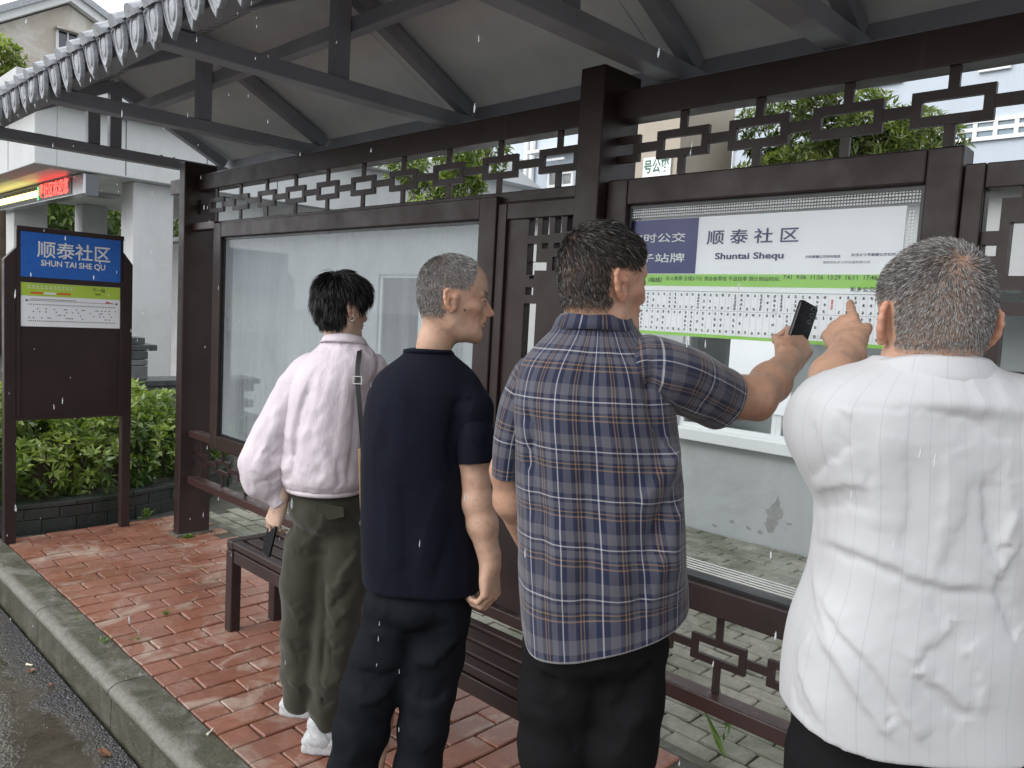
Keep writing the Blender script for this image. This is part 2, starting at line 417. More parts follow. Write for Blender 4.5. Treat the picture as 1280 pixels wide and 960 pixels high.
# kerb stones with rounded nosing and a step under it
kerb = setk(MB().box(-60, 25, KO+.03, KI-.004, -.29, -.10).build('kerb', M('joint')))
prof = [(KI-.003, -.25), (KI-.003, .004), (KO+.055, .008), (KO+.028, .004), (KO+.010, -.008), (KO+.002, -.022), (KO+.004, -.034), (KO+.014, -.040), (KO+.016, -.052), (KO+.010, -.25)]
def kerb_stone(x0, x1):
    n = 14; vs = []; fs = []; m_ = len(prof)
    for i in range(n+1):
        xx = x0+.003 + (x1-x0-.006)*i/n
        for j, (yy, zz) in enumerate(prof):
            q = mnoise.noise(Vector((xx*9, yy*14, zz*14)))*.0035 + mnoise.noise(Vector((xx*2, 3, 1)))*.003
            vs.append((xx, yy-q, zz+q*.8))
    for i in range(n):
        for j in range(m_): k = (j+1) % m_; fs.append((i*m_+j, (i+1)*m_+j, (i+1)*m_+k, i*m_+k))
    fs += [tuple(range(m_)), tuple(range((n+1)*m_-1, n*m_-1, -1))]
    o = nmesh('kerb_stone', vs, fs, M('kerb'), kerb); 
    bm = bmesh.new(); bm.from_mesh(o.data); bmesh.ops.recalc_face_normals(bm, faces=bm.faces); bm.to_mesh(o.data); bm.free()
    o.data.polygons.foreach_set('use_smooth', np.ones(len(o.data.polygons), bool)); o.data.set_sharp_from_angle(angle=.7)
kx = -12.05
while kx < 3: kerb_stone(kx, kx+.99); kx += .99
# rear paving, worn mossy blocks
rear = setk(MB().box(-40, 25, BY1+.001, 60, -.29, -.035).build('rear_paving', M('joint')))
pv = [brick_mesh('paver', .192, .095, .05, .006, M('paver'), .003) for _ in range(8)]
pb = MB(); cnt = 0; yy = BY1+.10; rr = 0
MB_far = MB()
setk(MB().box(BX0+.02, 8, BY1+.004, BY1+.055, -.2, -.012).build('edging_strip', M('kerb')))
while yy < 5.28:
    xx = -5.4 + (.1 if rr % 2 else 0)
    while xx < .3:
        # the strip of pavers the display case and the gap under it let one see
        if -3.15 < xx < -.85 and cnt < 298 and not (yy > 3.6 and xx > -1.5) and not (yy < 3.2 and xx < -2.4):
            piece(random.choice(pv), 'paver', rear, xx, yy, -.018+random.gauss(0, .0025), 0, .012); cnt += 1
        else:
            MB_far.box(xx-.095, xx+.095, yy-.046, yy+.046, -.06, -.02+random.gauss(0, .002))
        xx += .199
    yy += .101; rr += 1
setk(MB_far.build('paver_field', M('paver'), rear), 'stuff')
LEFTPAV = setk(MB().box(-60, BX0-.001, KI, BY1, -.29, -.03).build('side_paving', M('ground_mat')))

# ================================================================== BUS SHELTER
SH = empty('bus_shelter', (-3.4, 2.17, 0), 'brown painted roofed bus shelter with lattice panels and a grey tiled eave', 'bus shelter')
B = M('brown')
def part(name, mb, mat=B, parent=None, bevel=.004): return mb.build(name, mat, parent or SH, bevel)
# posts
def post(x0, x1, y0=2.07, y1=2.275, top=2.372):
    p = part('post', MB().box(x0, x1, y0, y1, 0, top), bevel=.006)
    MB().box(x0-.02, x1+.02, y0-.02, y1+.02, -.005, .016).build('foot_plate', M('kerb'), p, .004)
post(-5.02, -4.938); post(-1.775, -1.672); post(1.55, 1.65)
# back beam and trusses
part('back_beam', MB().box(-5.36, 2.2, 2.152, 2.235, 2.205, 2.30))
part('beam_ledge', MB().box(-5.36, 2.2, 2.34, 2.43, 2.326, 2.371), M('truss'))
YE, YB, YR, ZC, ZRDG = 1.06, 2.50, 1.78, 2.372, 2.86
def truss(x, end=False):
    t = empty('roof_truss', (x, YR, ZC), parent=SH)
    T = M('truss')
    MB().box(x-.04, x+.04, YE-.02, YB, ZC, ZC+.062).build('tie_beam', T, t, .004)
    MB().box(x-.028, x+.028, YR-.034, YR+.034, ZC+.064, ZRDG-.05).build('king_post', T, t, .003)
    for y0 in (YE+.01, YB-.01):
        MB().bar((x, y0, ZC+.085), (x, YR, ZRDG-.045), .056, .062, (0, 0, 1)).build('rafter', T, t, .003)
    for yb in (YR+.30, YR+.38):
        MB().tube([(x-.03, yb, ZC+.05), (x-.03, yb, ZC+.078)], .008, 6).build('bolt', M('black_metal'), t)
for x in (-5.30, -4.04, -2.80, -1.60, -1.03, .2, 1.45): truss(x)
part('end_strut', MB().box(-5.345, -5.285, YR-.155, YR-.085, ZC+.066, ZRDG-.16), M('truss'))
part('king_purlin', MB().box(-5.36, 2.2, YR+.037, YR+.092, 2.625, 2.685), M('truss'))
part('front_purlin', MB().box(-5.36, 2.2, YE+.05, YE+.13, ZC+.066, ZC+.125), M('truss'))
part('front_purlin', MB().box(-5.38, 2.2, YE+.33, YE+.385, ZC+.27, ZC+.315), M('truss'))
# roof boarding, both slopes, with a joint between panels
def slope(y0, y1, name):
    x = -5.42
    while x < 2.2:
        x1 = min(x+1.22, 2.2); sl = 1 if y1 > y0 else -1
        za, zb = ZC+.118, ZRDG+.005
        if sl < 0: ya, yb = y1, y0
        pts = [(x+.002, y0, za), (x+.002, y1, zb), (x+.002, y1, zb+.03), (x+.002, y0, za+.03)]
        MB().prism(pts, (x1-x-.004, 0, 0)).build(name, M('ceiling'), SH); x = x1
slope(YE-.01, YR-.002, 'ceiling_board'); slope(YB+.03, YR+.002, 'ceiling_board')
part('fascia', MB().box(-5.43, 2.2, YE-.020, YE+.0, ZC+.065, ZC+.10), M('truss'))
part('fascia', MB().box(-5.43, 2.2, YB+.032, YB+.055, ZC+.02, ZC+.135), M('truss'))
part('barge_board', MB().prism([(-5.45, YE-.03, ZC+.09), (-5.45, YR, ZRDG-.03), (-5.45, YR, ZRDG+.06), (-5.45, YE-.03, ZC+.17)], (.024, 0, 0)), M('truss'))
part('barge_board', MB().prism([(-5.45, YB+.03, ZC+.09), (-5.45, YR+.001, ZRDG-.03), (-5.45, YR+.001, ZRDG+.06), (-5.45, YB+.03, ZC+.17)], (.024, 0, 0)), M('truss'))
# tile rolls on the roof and drip tiles on both eaves
PIT = .151
def drip_mesh(pointed):
    bm = bmesh.new(); W = .075 if pointed else .078; out = []
    if pointed:   # leaf shape, concave top
        L = .128
        prof2 = [(-.5, .0), (-.47, -.30), (-.38, -.56), (-.20, -.82), (0, -1.0), (.20, -.82), (.38, -.56), (.47, -.30), (.5, 0), (.25, .05), (0, .07), (-.25, .05)]
        out = [(a*W, b*L) for a, b in prof2]
    else:         # shield shape under the cover tile
        L = .098
        prof2 = [(-.5, .0), (-.52, -.3), (-.46, -.58), (-.30, -.82), (-.12, -.95), (0, -1.0), (.12, -.95), (.30, -.82), (.46, -.58), (.52, -.3), (.5, 0), (.42, .22), (.22, .36), (0, .40), (-.22, .36), (-.42, .22)]
        out = [(a*W, b*L) for a, b in prof2]
    n = len(out); vs = []; fs = []
    cx, cz = 0, -.30*L
    def ring(s, y): return [(cx+(a-cx)*s, y, cz+(b-cz)*s) for a, b in out]
    rings = [ring(1, .012), ring(1, 0), ring(.97, -.004), ring(.80, -.004), ring(.76, .001), ring(.55, .001), ring(.45, -.005), ring(.2, -.007)]
    for q in rings: vs += q
    for i in range(len(rings)-1):
        for j in range(n): k = (j+1) % n; fs.append((i*n+j, i*n+k, (i+1)*n+k, (i+1)*n+j))
    fs.append(tuple(range(n-1, -1, -1))); fs.append(tuple(range((len(rings)-1)*n, len(rings)*n)))
    me = bpy.data.meshes.new('drip_tile'); me.from_pydata(vs, [], fs); me.update()
    bm.from_mesh(me); bmesh.ops.recalc_face_normals(bm, faces=bm.faces); bm.to_mesh(me); bm.free()
    me.materials.append(M('eave_tile')); return me
dp, dr = drip_mesh(True), drip_mesh(False)
def cover_mesh():
    n = 7; L = .34; vs = []; fs = []
    for e, yy in enumerate((0, L)):
        for i in range(n+1):
            a = math.pi*i/n; rr_ = .041 if e == 0 else .036
            vs.append((math.cos(a)*rr_, yy, math.sin(a)*rr_))
    for i in range(n): fs.append((i, i+1, n+2+i, n+1+i))
    fs.append(tuple(range(n+1)))
    me = bpy.data.meshes.new('cover_tile'); me.from_pydata(vs, [], fs); me.update(); me.materials.append(M('eave_tile')); return me
cm = cover_mesh()
ang = math.atan2(ZRDG-ZC-.11, YR-YE)
i = 0; x = -5.40
while x < 1.0:
    for side in (0, 1):
        if side == 1 and x < -4.95: continue
        ye = YE-.035 if side == 0 else YB+.075
        rz = 0 if side == 0 else math.pi
        o = piece(dr, 'drip_tile', SH, x, ye-.012*(1 if side == 0 else -1), ZC+.070+random.gauss(0, .002), rz, .03); o.rotation_euler.x += .10
        o = piece(dp, 'drip_tile', SH, x+PIT/2, ye, ZC+.097+random.gauss(0, .002), rz, .03); o.rotation_euler.x += .22
    x += PIT
cov = MB()
x = -5.40
while x < 1.0:                                    # cover tile rows up the front slope
    for k in range(3):
        o = bpy.data.objects.new('cover_tile', cm); COL.objects.link(o); s_ = k*.27
        o.location = (x, YE-.062+s_*math.cos(ang), ZC+.080+s_*math.sin(ang)); o.rotation_euler = (ang, 0, random.gauss(0, .01))
        o.parent = SH; o.matrix_parent_inverse = PINV(SH)
    x += PIT
part('tile_bed', MB().prism([(-5.44, YE-.05, ZC+.10), (-5.44, YR, ZRDG+.045), (-5.44, YR, ZRDG+.06), (-5.44, YE-.05, ZC+.11)], (7.6, 0, 0)), M('eave_tile'), bevel=0)
part('tile_bed', MB().prism([(-5.44, YB+.09, ZC+.09), (-5.44, YR+.003, ZRDG+.045), (-5.44, YR+.003, ZRDG+.06), (-5.44, YB+.09, ZC+.106)], (7.6, 0, 0)), M('eave_tile'), bevel=0)
part('ridge_roll', MB().tube([(-5.5, YR, ZRDG+.07), (2.2, YR, ZRDG+.07)], .06, 12), M('eave_tile'), bevel=0)

# lattice friezes
YL0, YL1 = 2.164, 2.179
def frieze(name, x0, x1, z0, z1, first, per, rw, rh, t=.023, tv=.023):
    f = empty(name, ((x0+x1)/2, 2.17, z0), parent=SH); zc = (z0+z1)/2; n = 0; k = first
    while k - per > x0 - rw: k -= per
    while k < x1+rw:
        l, r_ = k-rw/2, k+rw/2
        fr = MB()
        L, Rr = max(l, x0), min(r_, x1)
        if Rr - L > .02:
            fr.box(L, Rr, YL0, YL1, zc+rh/2-t, zc+rh/2); fr.box(L, Rr, YL0, YL1, zc-rh/2, zc-rh/2+t)
            if l >= x0: fr.box(l, l+t, YL0+.001, YL1-.001, zc-rh/2+t, zc+rh/2-t)
            if r_ <= x1: fr.box(r_-t, r_, YL0+.001, YL1-.001, zc-rh/2+t, zc+rh/2-t)
            fr.build('lattice_frame', B, f)
        if x0 < k-tv/2 and k+tv/2 < x1:
            MB().box(k-tv/2, k+tv/2, YL0+.002, YL1-.002, zc+rh/2, z1).build('lattice_bar', B, f)
            MB().box(k-tv/2, k+tv/2, YL0+.002, YL1-.002, z0, zc-rh/2).build('lattice_bar', B, f)
        a, b = max(r_, x0), min(k+per-rw/2, x1)
        if b-a > .005: MB().box(a, b, YL0+.002, YL1-.002, zc-t*.6, zc+t*.6).build('lattice_bar', B, f)
        k += per
    return f
frieze('lattice_frieze', -4.936, -1.777, 2.005, 2.205, -4.09, .3072, .192, .088, .025, .024)
frieze('lattice_frieze', -1.670, 1.55, 2.012, 2.205, -1.162, .2585, .190, .088, .025, .026)
# horizontal rails
def rail(x0, x1, y0, y1, z0, z1, mat='rail'): return part('rail', MB().box(x0, x1, y0, y1, z0, z1), M(mat))
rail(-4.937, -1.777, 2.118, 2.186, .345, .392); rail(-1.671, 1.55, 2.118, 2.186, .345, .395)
rail(-4.937, -4.632, 2.12, 2.19, .648, .69); rail(-4.937, -4.632, 2.12, 2.19, 1.955, 2.0)
rail(-4.937, -1.777, 2.15, 2.19, 1.962, 2.004, 'brown')
rail(-2.195, -1.777, 2.135, 2.188, 1.925, 1.961, 'brown')
frieze('lattice_frieze', -4.936, -1.777, .393, .625, -4.55, .30, .19, .085, .022, .022)
frieze('lattice_frieze', -1.670, 1.55, .396, .648, -1.158, .2585, .188, .082, .022, .022)

# display cases
def case(x0, x1, z0, z1, jamb, rail_t, rail_b, y0=2.115, y1=2.20, glass='glass_dusty'):
    c = empty('display_case', ((x0+x1)/2, (y0+y1)/2, z0), parent=SH)
    MB().box(x0, x0+jamb, y0, y1, z0, z1).build('jamb', B, c, .005); MB().box(x1-jamb, x1, y0, y1, z0, z1).build('jamb', B, c, .005)
    MB().box(x0+jamb+.001, x1-jamb-.001, y0+.001, y1-.001, z1-rail_t, z1).build('head_rail', B, c, .005)
    MB().box(x0+jamb+.001, x1-jamb-.001, y0+.001, y1-.001, z0, z0+rail_b).build('sill_rail', B, c, .005)
    a, b, d, e = x0+jamb, x1-jamb, z0+rail_b, z1-rail_t
    g = MB()                      # black gasket lining
    g.box(a, a+.012, y0+.02, y1-.01, d, e); g.box(b-.012, b, y0+.02, y1-.01, d, e)
    g.box(a+.012, b-.012, y0+.02, y1-.01, e-.012, e); g.box(a+.012, b-.012, y0+.02, y1-.01, d, d+.012)
    g.build('gasket', M('black_metal'), c)
    nmesh('glass_pane', [(a+.0125, y0+.03, d+.0125), (b-.0125, y0+.03, d+.0125), (b-.0125, y0+.03, e-.0125), (a+.0125, y0+.03, e-.0125)], [(0, 1, 2, 3)], M(glass), c)
    nmesh('glass_pane', [(a+.0125, y1-.018, d+.0125), (b-.0125, y1-.018, d+.0125), (b-.0125, y1-.018, e-.0125), (a+.0125, y1-.018, e-.0125)], [(0, 1, 2, 3)], M('glass_clear'), c)
    return c
CASE1 = case(-4.625, -2.20, .63, 1.985, .095, .085, .085)
CASE2 = case(-1.668, -.592, .652, 2.0, .082, .085, .088, glass='glass_clear')
# ---- geometric lattice door panels beside the cases
def door(x0, x1, holes, y0=2.14, y1=2.185, z0=.40, z1=1.955):
    d = empty('lattice_door', ((x0+x1)/2, 2.16, z0), parent=SH)
    MB().box(x0, x0+.045, y0-.015, y1, z0, z1).build('door_stile', B, d, .003); MB().box(x1-.03, x1, y0-.015, y1, z0, z1).build('door_stile', B, d, .003)
    MB().box(x0+.046, x1-.031, y0-.012, y1, z1-.06, z1).build('door_rail', B, d, .003)
    xa, xb = x0+.046, x1-.031
    # panel built as strips around rectangular openings
    xs = sorted({xa, xb, *[h[0] for h in holes], *[h[1] for h in holes]}); zs = sorted({z0, z1-.061, *[h[2] for h in holes], *[h[3] for h in holes]})
    for j in range(len(zs)-1):
        zc = (zs[j]+zs[j+1])/2; run = None
        for i in range(len(xs)):
            solid = i < len(xs)-1 and not any(h[0] < (xs[i]+xs[i+1])/2 < h[1] and h[2] < zc < h[3] for h in holes)
            if solid and run is None: run = xs[i]
            if not solid and run is not None:
                MB().box(run, xs[i], y0, y1-.01, zs[j], zs[j+1]).build('door_slat', B, d); run = None
    return d
def hp(x0, y0, x1, y1, Y=2.15):
    a = at_y(x0, y0, Y); b = at_y(x1, y1, Y); return (a[0], b[0], min(a[2], b[2]), max(a[2], b[2]))
def hq(c, ox, oy, s, Y=2.15):
    return hp(ox+c[0]/s, oy+c[1]/s, ox+c[2]/s, oy+c[3]/s, Y)
H1 = [hq(c, 600, 220, 4.8) for c in ((307,245,355,358),(388,240,427,352),(464,234,500,343),(537,230,596,330),(297,408,346,515),(384,405,418,437),(455,402,490,434),
      (292,516,408,568),(446,486,470,568),(290,568,336,594),(307,600,334,618),(284,668,328,715),(273,764,328,1100))]
H1 = [h for h in H1 if h[1]-h[0] > .01]
door(-2.198, -1.778, H1)
H2 = [hq(c, 1200, 200, 3.2) for c in ((112,90,250,150),(106,150,160,285),(92,340,146,386),(206,250,330,465),(90,438,138,560),(143,520,330,572),(172,622,330,855),(100,690,118,715))]
H2 = [h for h in H2 if h[1]-h[0] > .01]
door(-.590, .05, H2)
# ================================================================== ROUTE POSTER in the right-hand case
PY = 2.152
UX, UZ = (1, 0, 0), (0, 0, 1)
PO = empty('route_poster', (-1.1, PY, 1.5), 'white printed bus route board with a navy corner and green stripe inside the glass case', 'poster')
PX0, PX1, PZ0, PZ1 = -1.598, -.722, 1.498, 1.868
MB().box(PX0, PX1, PY, PY+.004, PZ0, PZ1).build('board', M('board_white'), PO)
def flat(name, x0, x1, z0, z1, mat, lift=.0008, parent=PO):
    return nmesh(name, [(x0, PY-lift, z0), (x1, PY-lift, z0), (x1, PY-lift, z1), (x0, PY-lift, z1)], [(0, 1, 2, 3)], mat, parent)
def pp(x, y): q = at_y(x, y, PY); return q[0], q[2]
xn1 = pp(872, 300)[0]
zg1 = pp(960, 343)[1]; zg0 = pp(960, 359)[1]
flat('navy_block', PX0+.001, xn1, zg1+.002, PZ1-.001, M('navy_print'))
flat('green_band', PX0+.001, PX1-.001, zg0, zg1, M('green_print'))
flat('bottom_band', PX0+.001, PX1-.001, PZ0, PZ0+.010, M('green_print'))
def pt(name, s, x0, y0, x1, y1, mat, bold=0, k=1.0, sl=0):
    """lettering between two pixel-derived points on the board"""
    a = pp(x0, y0); b = pp(x1, y1); wdt = abs(b[0]-a[0])
    return text(name, s, k, ((a[0]+b[0])/2, PY, (a[1]+b[1])/2), UX, UZ, mat, PO, bold, .0016, 'CENTER', wdt, sl)
pt('lettering', '实时公交', 788, 300, 857, 297, M('white_ink'), .010, .031)
pt('lettering', '电子站牌', 784, 325, 855, 322, M('white_ink'), .010, .031)
pt('lettering', '顺 泰 社 区', 884, 300, 999, 293, M('navy_ink'), .010, .046)
pt('lettering', 'Shuntai Shequ', 894, 322, 980, 318, M('navy_ink'), .022, .026)
pt('lettering', '扫码掌握公交实时信息', 1007, 322, 1051, 320, M('navy_ink'), .01, .0085)
pt('lettering', '关注公众号掌握公交实时', 1064, 320, 1120, 317, M('navy_ink'), .01, .0085)
pt('lettering', '瑞安市城乡公共交通有限公司', 1029, 329, 1088, 327, M('rule_grey'), .01, .008)
pt('lettering', '陶山线（屿线）', 790, 350, 830, 350.5, M('ink_green'), .02, .017)
pt('lettering', '无人售票 全程2-7元 请自备零钱 不设找零 预计到站时间：', 834, 350, 978, 347.5, M('ink_green'), .006, .0145)
pt('lettering', '7:41  9:06  11:56  13:29  16:11  17:46', 979, 348, 1097, 346, M('ink_green'), .012, .0165)
pt('lettering', '城乡公交', 1063, 362.5, 1094, 362, M('ink'), .01, .015)
# station table: rules and rows of small printed names
zt, zm, zb = pp(960, 366)[1], pp(960, 391)[1], pp(960, 421)[1]
flat('table_rule', PX0+.004, PX1-.004, zt-.0008, zt+.0008, M('rule_grey')); flat('table_rule', PX0+.004, PX1-.004, zm-.0004, zm+.0004, M('rule_grey'))
dots = MB(); red = MB(); rules = MB()
x = PX0+.016; ci = 0
rr = random.Random(5)
def glyphs(mb, x, z1, z0, n):
    h = (z1-z0); s_ = min(.0082, h/n*.85)
    for k in range(n):
        zc = z1 - s_*.6 - (h-s_*1.2)*(k/(n-1) if n > 1 else 0)
        # each small character: a scatter of strokes
        for q in range(3):
            zz = zc + (q-1)*s_*.36+rr.uniform(-.1, .1)*s_; l = s_*.45*rr.uniform(.35, 1); mid = x+rr.uniform(-.18, .18)*s_; mb.box(mid-l, mid+l, PY-.0012, PY-.0009, zz-.0007, zz+.0007)
        for q in range(2):
            xx = x + rr.uniform(-.38, .38)*s_; z2 = zc+rr.uniform(-.2, .2)*s_; l = s_*rr.uniform(.2, .45); mb.box(xx-.0007, xx+.0007, PY-.00125, PY-.00095, z2-l, z2+l)
while x < PX1-.01:
    rules.box(x-.0105, x-.0102, PY-.0010, PY-.0008, zb-.004, zt)
    if abs(x-pp(1040, 385)[0]) < .0105: text('station_name', '顺\n泰\n社\n区', .0072, (x, PY, (zt+zm)/2-.001), UX, UZ, M('ink_red'), PO, .02, .0014)
    else: glyphs(dots, x, zt-.005, zm+.004, rr.choice((2, 2, 3, 3, 4, 5)))
    glyphs(dots, x, zm-.004, zb+.003, rr.choice((2, 2, 2, 3, 4, 5)))
    x += .0209; ci += 1
dots.build('station_names', M('ink'), PO); rules.build('table_lines', M('rule_grey'), PO)
# white masking strip of dots printed round the glass edge
dm = MB()
xx = -1.585
while xx < -.69:
    for j in range(4): dm.box(xx, xx+.0052, 2.1405, 2.1412, PZ1+.006+j*.0085, PZ1+.006+j*.0085+.0050)
    xx += .0082
for j in range(40):
    zz = PZ1-.02-j*.0085
    for q in range(2): dm.box(-.712+q*.0082, -.712+q*.0082+.0052, 2.1405, 2.1412, zz, zz+.0050)
setk(dm.build('dotted_border', M('white_ink'), PO), 'stuff')
dm2 = MB()
for j in range(5): dm2.box(-1.57, -.69, 2.1405, 2.1412, .772+j*.0075, .772+j*.0075+.0032)
setk(dm2.build('lower_border', M('white_ink'), PO), 'stuff')

# ================================================================== FREE-STANDING STATION SIGN
SX = -5.35
SG = empty('station_sign', (SX, 1.55, 0), 'brown framed bus stop sign with a blue name panel in front of the hedge', 'sign')
def leg(y0, y1, ztop, inner):
    s_ = 1 if inner > 0 else -1
    ya, yb = (y0, y1) if s_ > 0 else (y1, y0)
    MB().prism([(SX, ya, -.01), (SX, yb, -.01), (SX, yb, ztop), (SX, ya, ztop-.075)], (-.055, 0, 0)).build('leg', B, SG, .003)
leg(1.20, 1.262, 1.775, 1); leg(1.862, 1.918, 1.80, -1)
MB().box(SX-.045, SX-.004, 1.263, 1.861, .745, 1.90).build('panel', B, SG, .003)
MB().box(SX-.004, SX+.006, 1.263, 1.861, 1.873, 1.902).build('frame_rail', B, SG, .002); MB().box(SX-.004, SX+.006, 1.263, 1.861, 1.575, 1.605).build('frame_rail', B, SG, .002)
MB().box(SX-.004, SX+.008, 1.263, 1.861, .745, .765).build('frame_rail', B, SG, .002)
MB().box(SX-.004, SX+.006, 1.263, 1.284, .766, 1.574).build('frame_stile', B, SG, .002); MB().box(SX-.004, SX+.006, 1.842, 1.861, .766, 1.574).build('frame_stile', B, SG, .002)
MB().box(SX-.004, SX+.001, 1.285, 1.841, 1.606, 1.872).build('name_panel', M('blue_sign'), SG)
MB().box(SX-.004, SX+.0008, 1.285, 1.841, 1.312, 1.573).build('timetable', M('board_white'), SG)
def sflat(name, y0, y1, z0, z1, mat, lift=.002): return nmesh(name, [(SX+lift, y0, z0), (SX+lift, y1, z0), (SX+lift, y1, z1), (SX+lift, y0, z1)], [(0, 1, 2, 3)], mat, SG)
UY = (0, 1, 0)
def st(s, y, z, size, mat, bold=0, width=None): return text('lettering', s, size, (SX+.002, y, z), UY, UZ, mat, SG, bold, .0012, 'CENTER', width)
st('顺泰社区', 1.575, 1.767, .105, M('white_ink'), .012, .41); st('SHUN TAI SHE QU', 1.570, 1.692, .048, M('white_ink'), .024, .36)
sflat('lime_band', 1.286, 1.840, 1.495, 1.572, M('lime'))
sflat('orange_tab', 1.335, 1.40, 1.507, 1.519, M('orange_ink'), .0026); sflat('orange_tab', 1.478, 1.553, 1.508, 1.520, M('orange_ink'), .0026); sflat('white_tab', 1.408, 1.47, 1.507, 1.519, M('white_ink'), .0026)
st('下一站', 1.712, 1.546, .026, M('ink'), .01); st('往向', 1.708, 1.522, .016, M('ink'), .01)
tm = MB()
rr = random.Random(3)
for k in range(44):
    yy = 1.325 + k*.0112
    tm.box(SX+.0014, SX+.0018, yy, yy+.006, 1.442, 1.447); tm.box(SX+.0014, SX+.0018, yy, yy+.006, 1.343, 1.348)
for k in range(52):
    yy = 1.325+.0112*rr.randrange(44); zz = 1.362+.018*rr.randrange(4); tm.box(SX+.0014, SX+.0018, yy, yy+.007, zz, zz+.006)
tm.box(SX+.0014, SX+.0018, 1.315, 1.82, 1.4665, 1.4685)
for yy in (1.31, 1.815): tm.box(SX+.0014, SX+.0019, yy, yy+.010, 1.462, 1.473)
for k in range(60):
    yy = 1.335+k*.0042; tm.box(SX+.0014, SX+.0018, yy, yy+.0028, 1.474, 1.478)
tm.build('timetable_print', M('ink'), SG)
nmesh('red_arrow', [(SX+.0022, 1.755, 1.470), (SX+.0022, 1.805, 1.470), (SX+.0022, 1.755, 1.482)], [(0, 1, 2)], M('ink_red'), SG)
lt = MB()
for k in range(11):
    yy = 1.32+k*.023; lt.box(SX+.0022, SX+.0026, yy, yy+.017, 1.541, 1.5435); lt.box(SX+.0022, SX+.0026, yy, yy+.015, 1.5535, 1.556); lt.box(SX+.0022, SX+.0026, yy+.006, yy+.008, 1.536, 1.560)
lt.build('route_name_print', M('white_ink'), SG)

# ================================================================== BENCH
BE = empty('bench', (-2.4, 1.78, 0), 'dark brown slatted metal bench behind the standing people', 'bench')
bx0, bx1 = -3.40, -1.28
def bench_leg(x):
    l = empty('leg_frame', (x, 1.78, 0), parent=BE)
    for y0 in (1.648, 1.868): MB().box(x, x+.06, y0, y0+.05, -.004, .385).build('leg', B, l, .006)
    MB().box(x, x+.06, 1.648, 1.918, .386, .432).build('cross_bar', B, l, .010)
for x in (bx0, bx1-.06): bench_leg(x)
for k, (y0, y1) in enumerate(((1.650, 1.694), (1.716, 1.776), (1.797, 1.857), (1.878, 1.918))):
    MB().box(bx0+.061, bx1-.061, y0, y1, .397, .431 if k in (0, 3) else .428).build('slat', B, BE, .006)
MB().box(bx0+.061, bx1-.061, 1.655, 1.690, .33, .388).build('apron', B, BE, .004)
# ================================================================== FOLIAGE
def leaf_arrays(C, D, L, Wd, cup, cols, rng):
    """leaves at points C pointing along D (n,3), length L, width Wd -> verts, faces, colours (6-vertex folded leaf)"""
    n = len(C); D = D/np.linalg.norm(D, axis=1, keepdims=True)
    up = rng.normal(size=(n, 3)); up[:, 2] = np.abs(up[:, 2])+.8
    Sd = np.cross(D, up); Sd /= np.linalg.norm(Sd, axis=1, keepdims=True)+1e-9
    Nn = np.cross(Sd, D)
    L = L[:, None]; Wd = Wd[:, None]; cup = cup[:, None]
    p0 = C; p1 = C + D*L*.45 - Sd*Wd*.5 + Nn*cup*Wd; p2 = C + D*L - Nn*cup*L*.35; p3 = C + D*L*.45 + Sd*Wd*.5 + Nn*cup*Wd; pm = C + D*L*.5
    V = np.stack([p0, p1, p2, p3, pm], 1).reshape(-1, 3)
    b = np.arange(n)[:, None]*5
    F = np.concatenate([b+np.array([[0, 4, 1]]), b+np.array([[1, 4, 2]]), b+np.array([[0, 3, 4]]), b+np.array([[3, 2, 4]])], 1).reshape(-1, 3)
    return V, F, np.repeat(cols, 5, 0)
def sph(n, rng):
    d = rng.normal(size=(n, 3)); return d/np.linalg.norm(d, axis=1, keepdims=True)
def rosettes(P, O, nl, L, W, rng, c_lo, c_hi, spread=.9, tone=None):
    """whorls of nl leaves at P, opening along O"""
    n = len(P); O = O/np.linalg.norm(O, axis=1, keepdims=True)
    a = np.cross(O, rng.normal(size=(n, 3))); a /= np.linalg.norm(a, axis=1, keepdims=True); b = np.cross(O, a)
    Cs, Ds = [], []
    for k in range(nl):
        th = 2*math.pi*(k+rng.uniform(-.25, .25, n))/nl
        d = a*np.cos(th)[:, None] + b*np.sin(th)[:, None]; e = rng.uniform(.15, spread, n)[:, None]
        Ds.append(d + O*e); Cs.append(P + rng.normal(size=(n, 3))*L*.06)
    C = np.concatenate(Cs); D = np.concatenate(Ds); m_ = len(C)
    t = (tone if tone is not None else rng.uniform(0, 1, n)); t = np.clip(np.tile(t, nl) + rng.normal(size=m_)*.18, 0, 1)[:, None]
    cols = np.array(c_lo)*(1-t) + np.array(c_hi)*t
    return leaf_arrays(C, D, rng.uniform(.75, 1.2, m_)*L, rng.uniform(.8, 1.15, m_)*W, rng.uniform(.0, .22, m_), cols, rng)
def blob_points(blobs, n, rng, inner=.55):
    """points in the outer shell of a union of ellipsoids, with outward direction"""
    vol = np.array([b[3]*b[4]*b[5] for b in blobs])**.67; k = rng.choice(len(blobs), n, p=vol/vol.sum())
    Bc = np.array([b[:3] for b in blobs])[k]; Br = np.array([b[3:6] for b in blobs])[k]
    d = sph(n, rng); r = rng.uniform(inner**3, 1, n)**(1/3)
    P = Bc + d*Br*r[:, None]; O = d/Br; O /= np.linalg.norm(O, axis=1, keepdims=True); return P, O, r
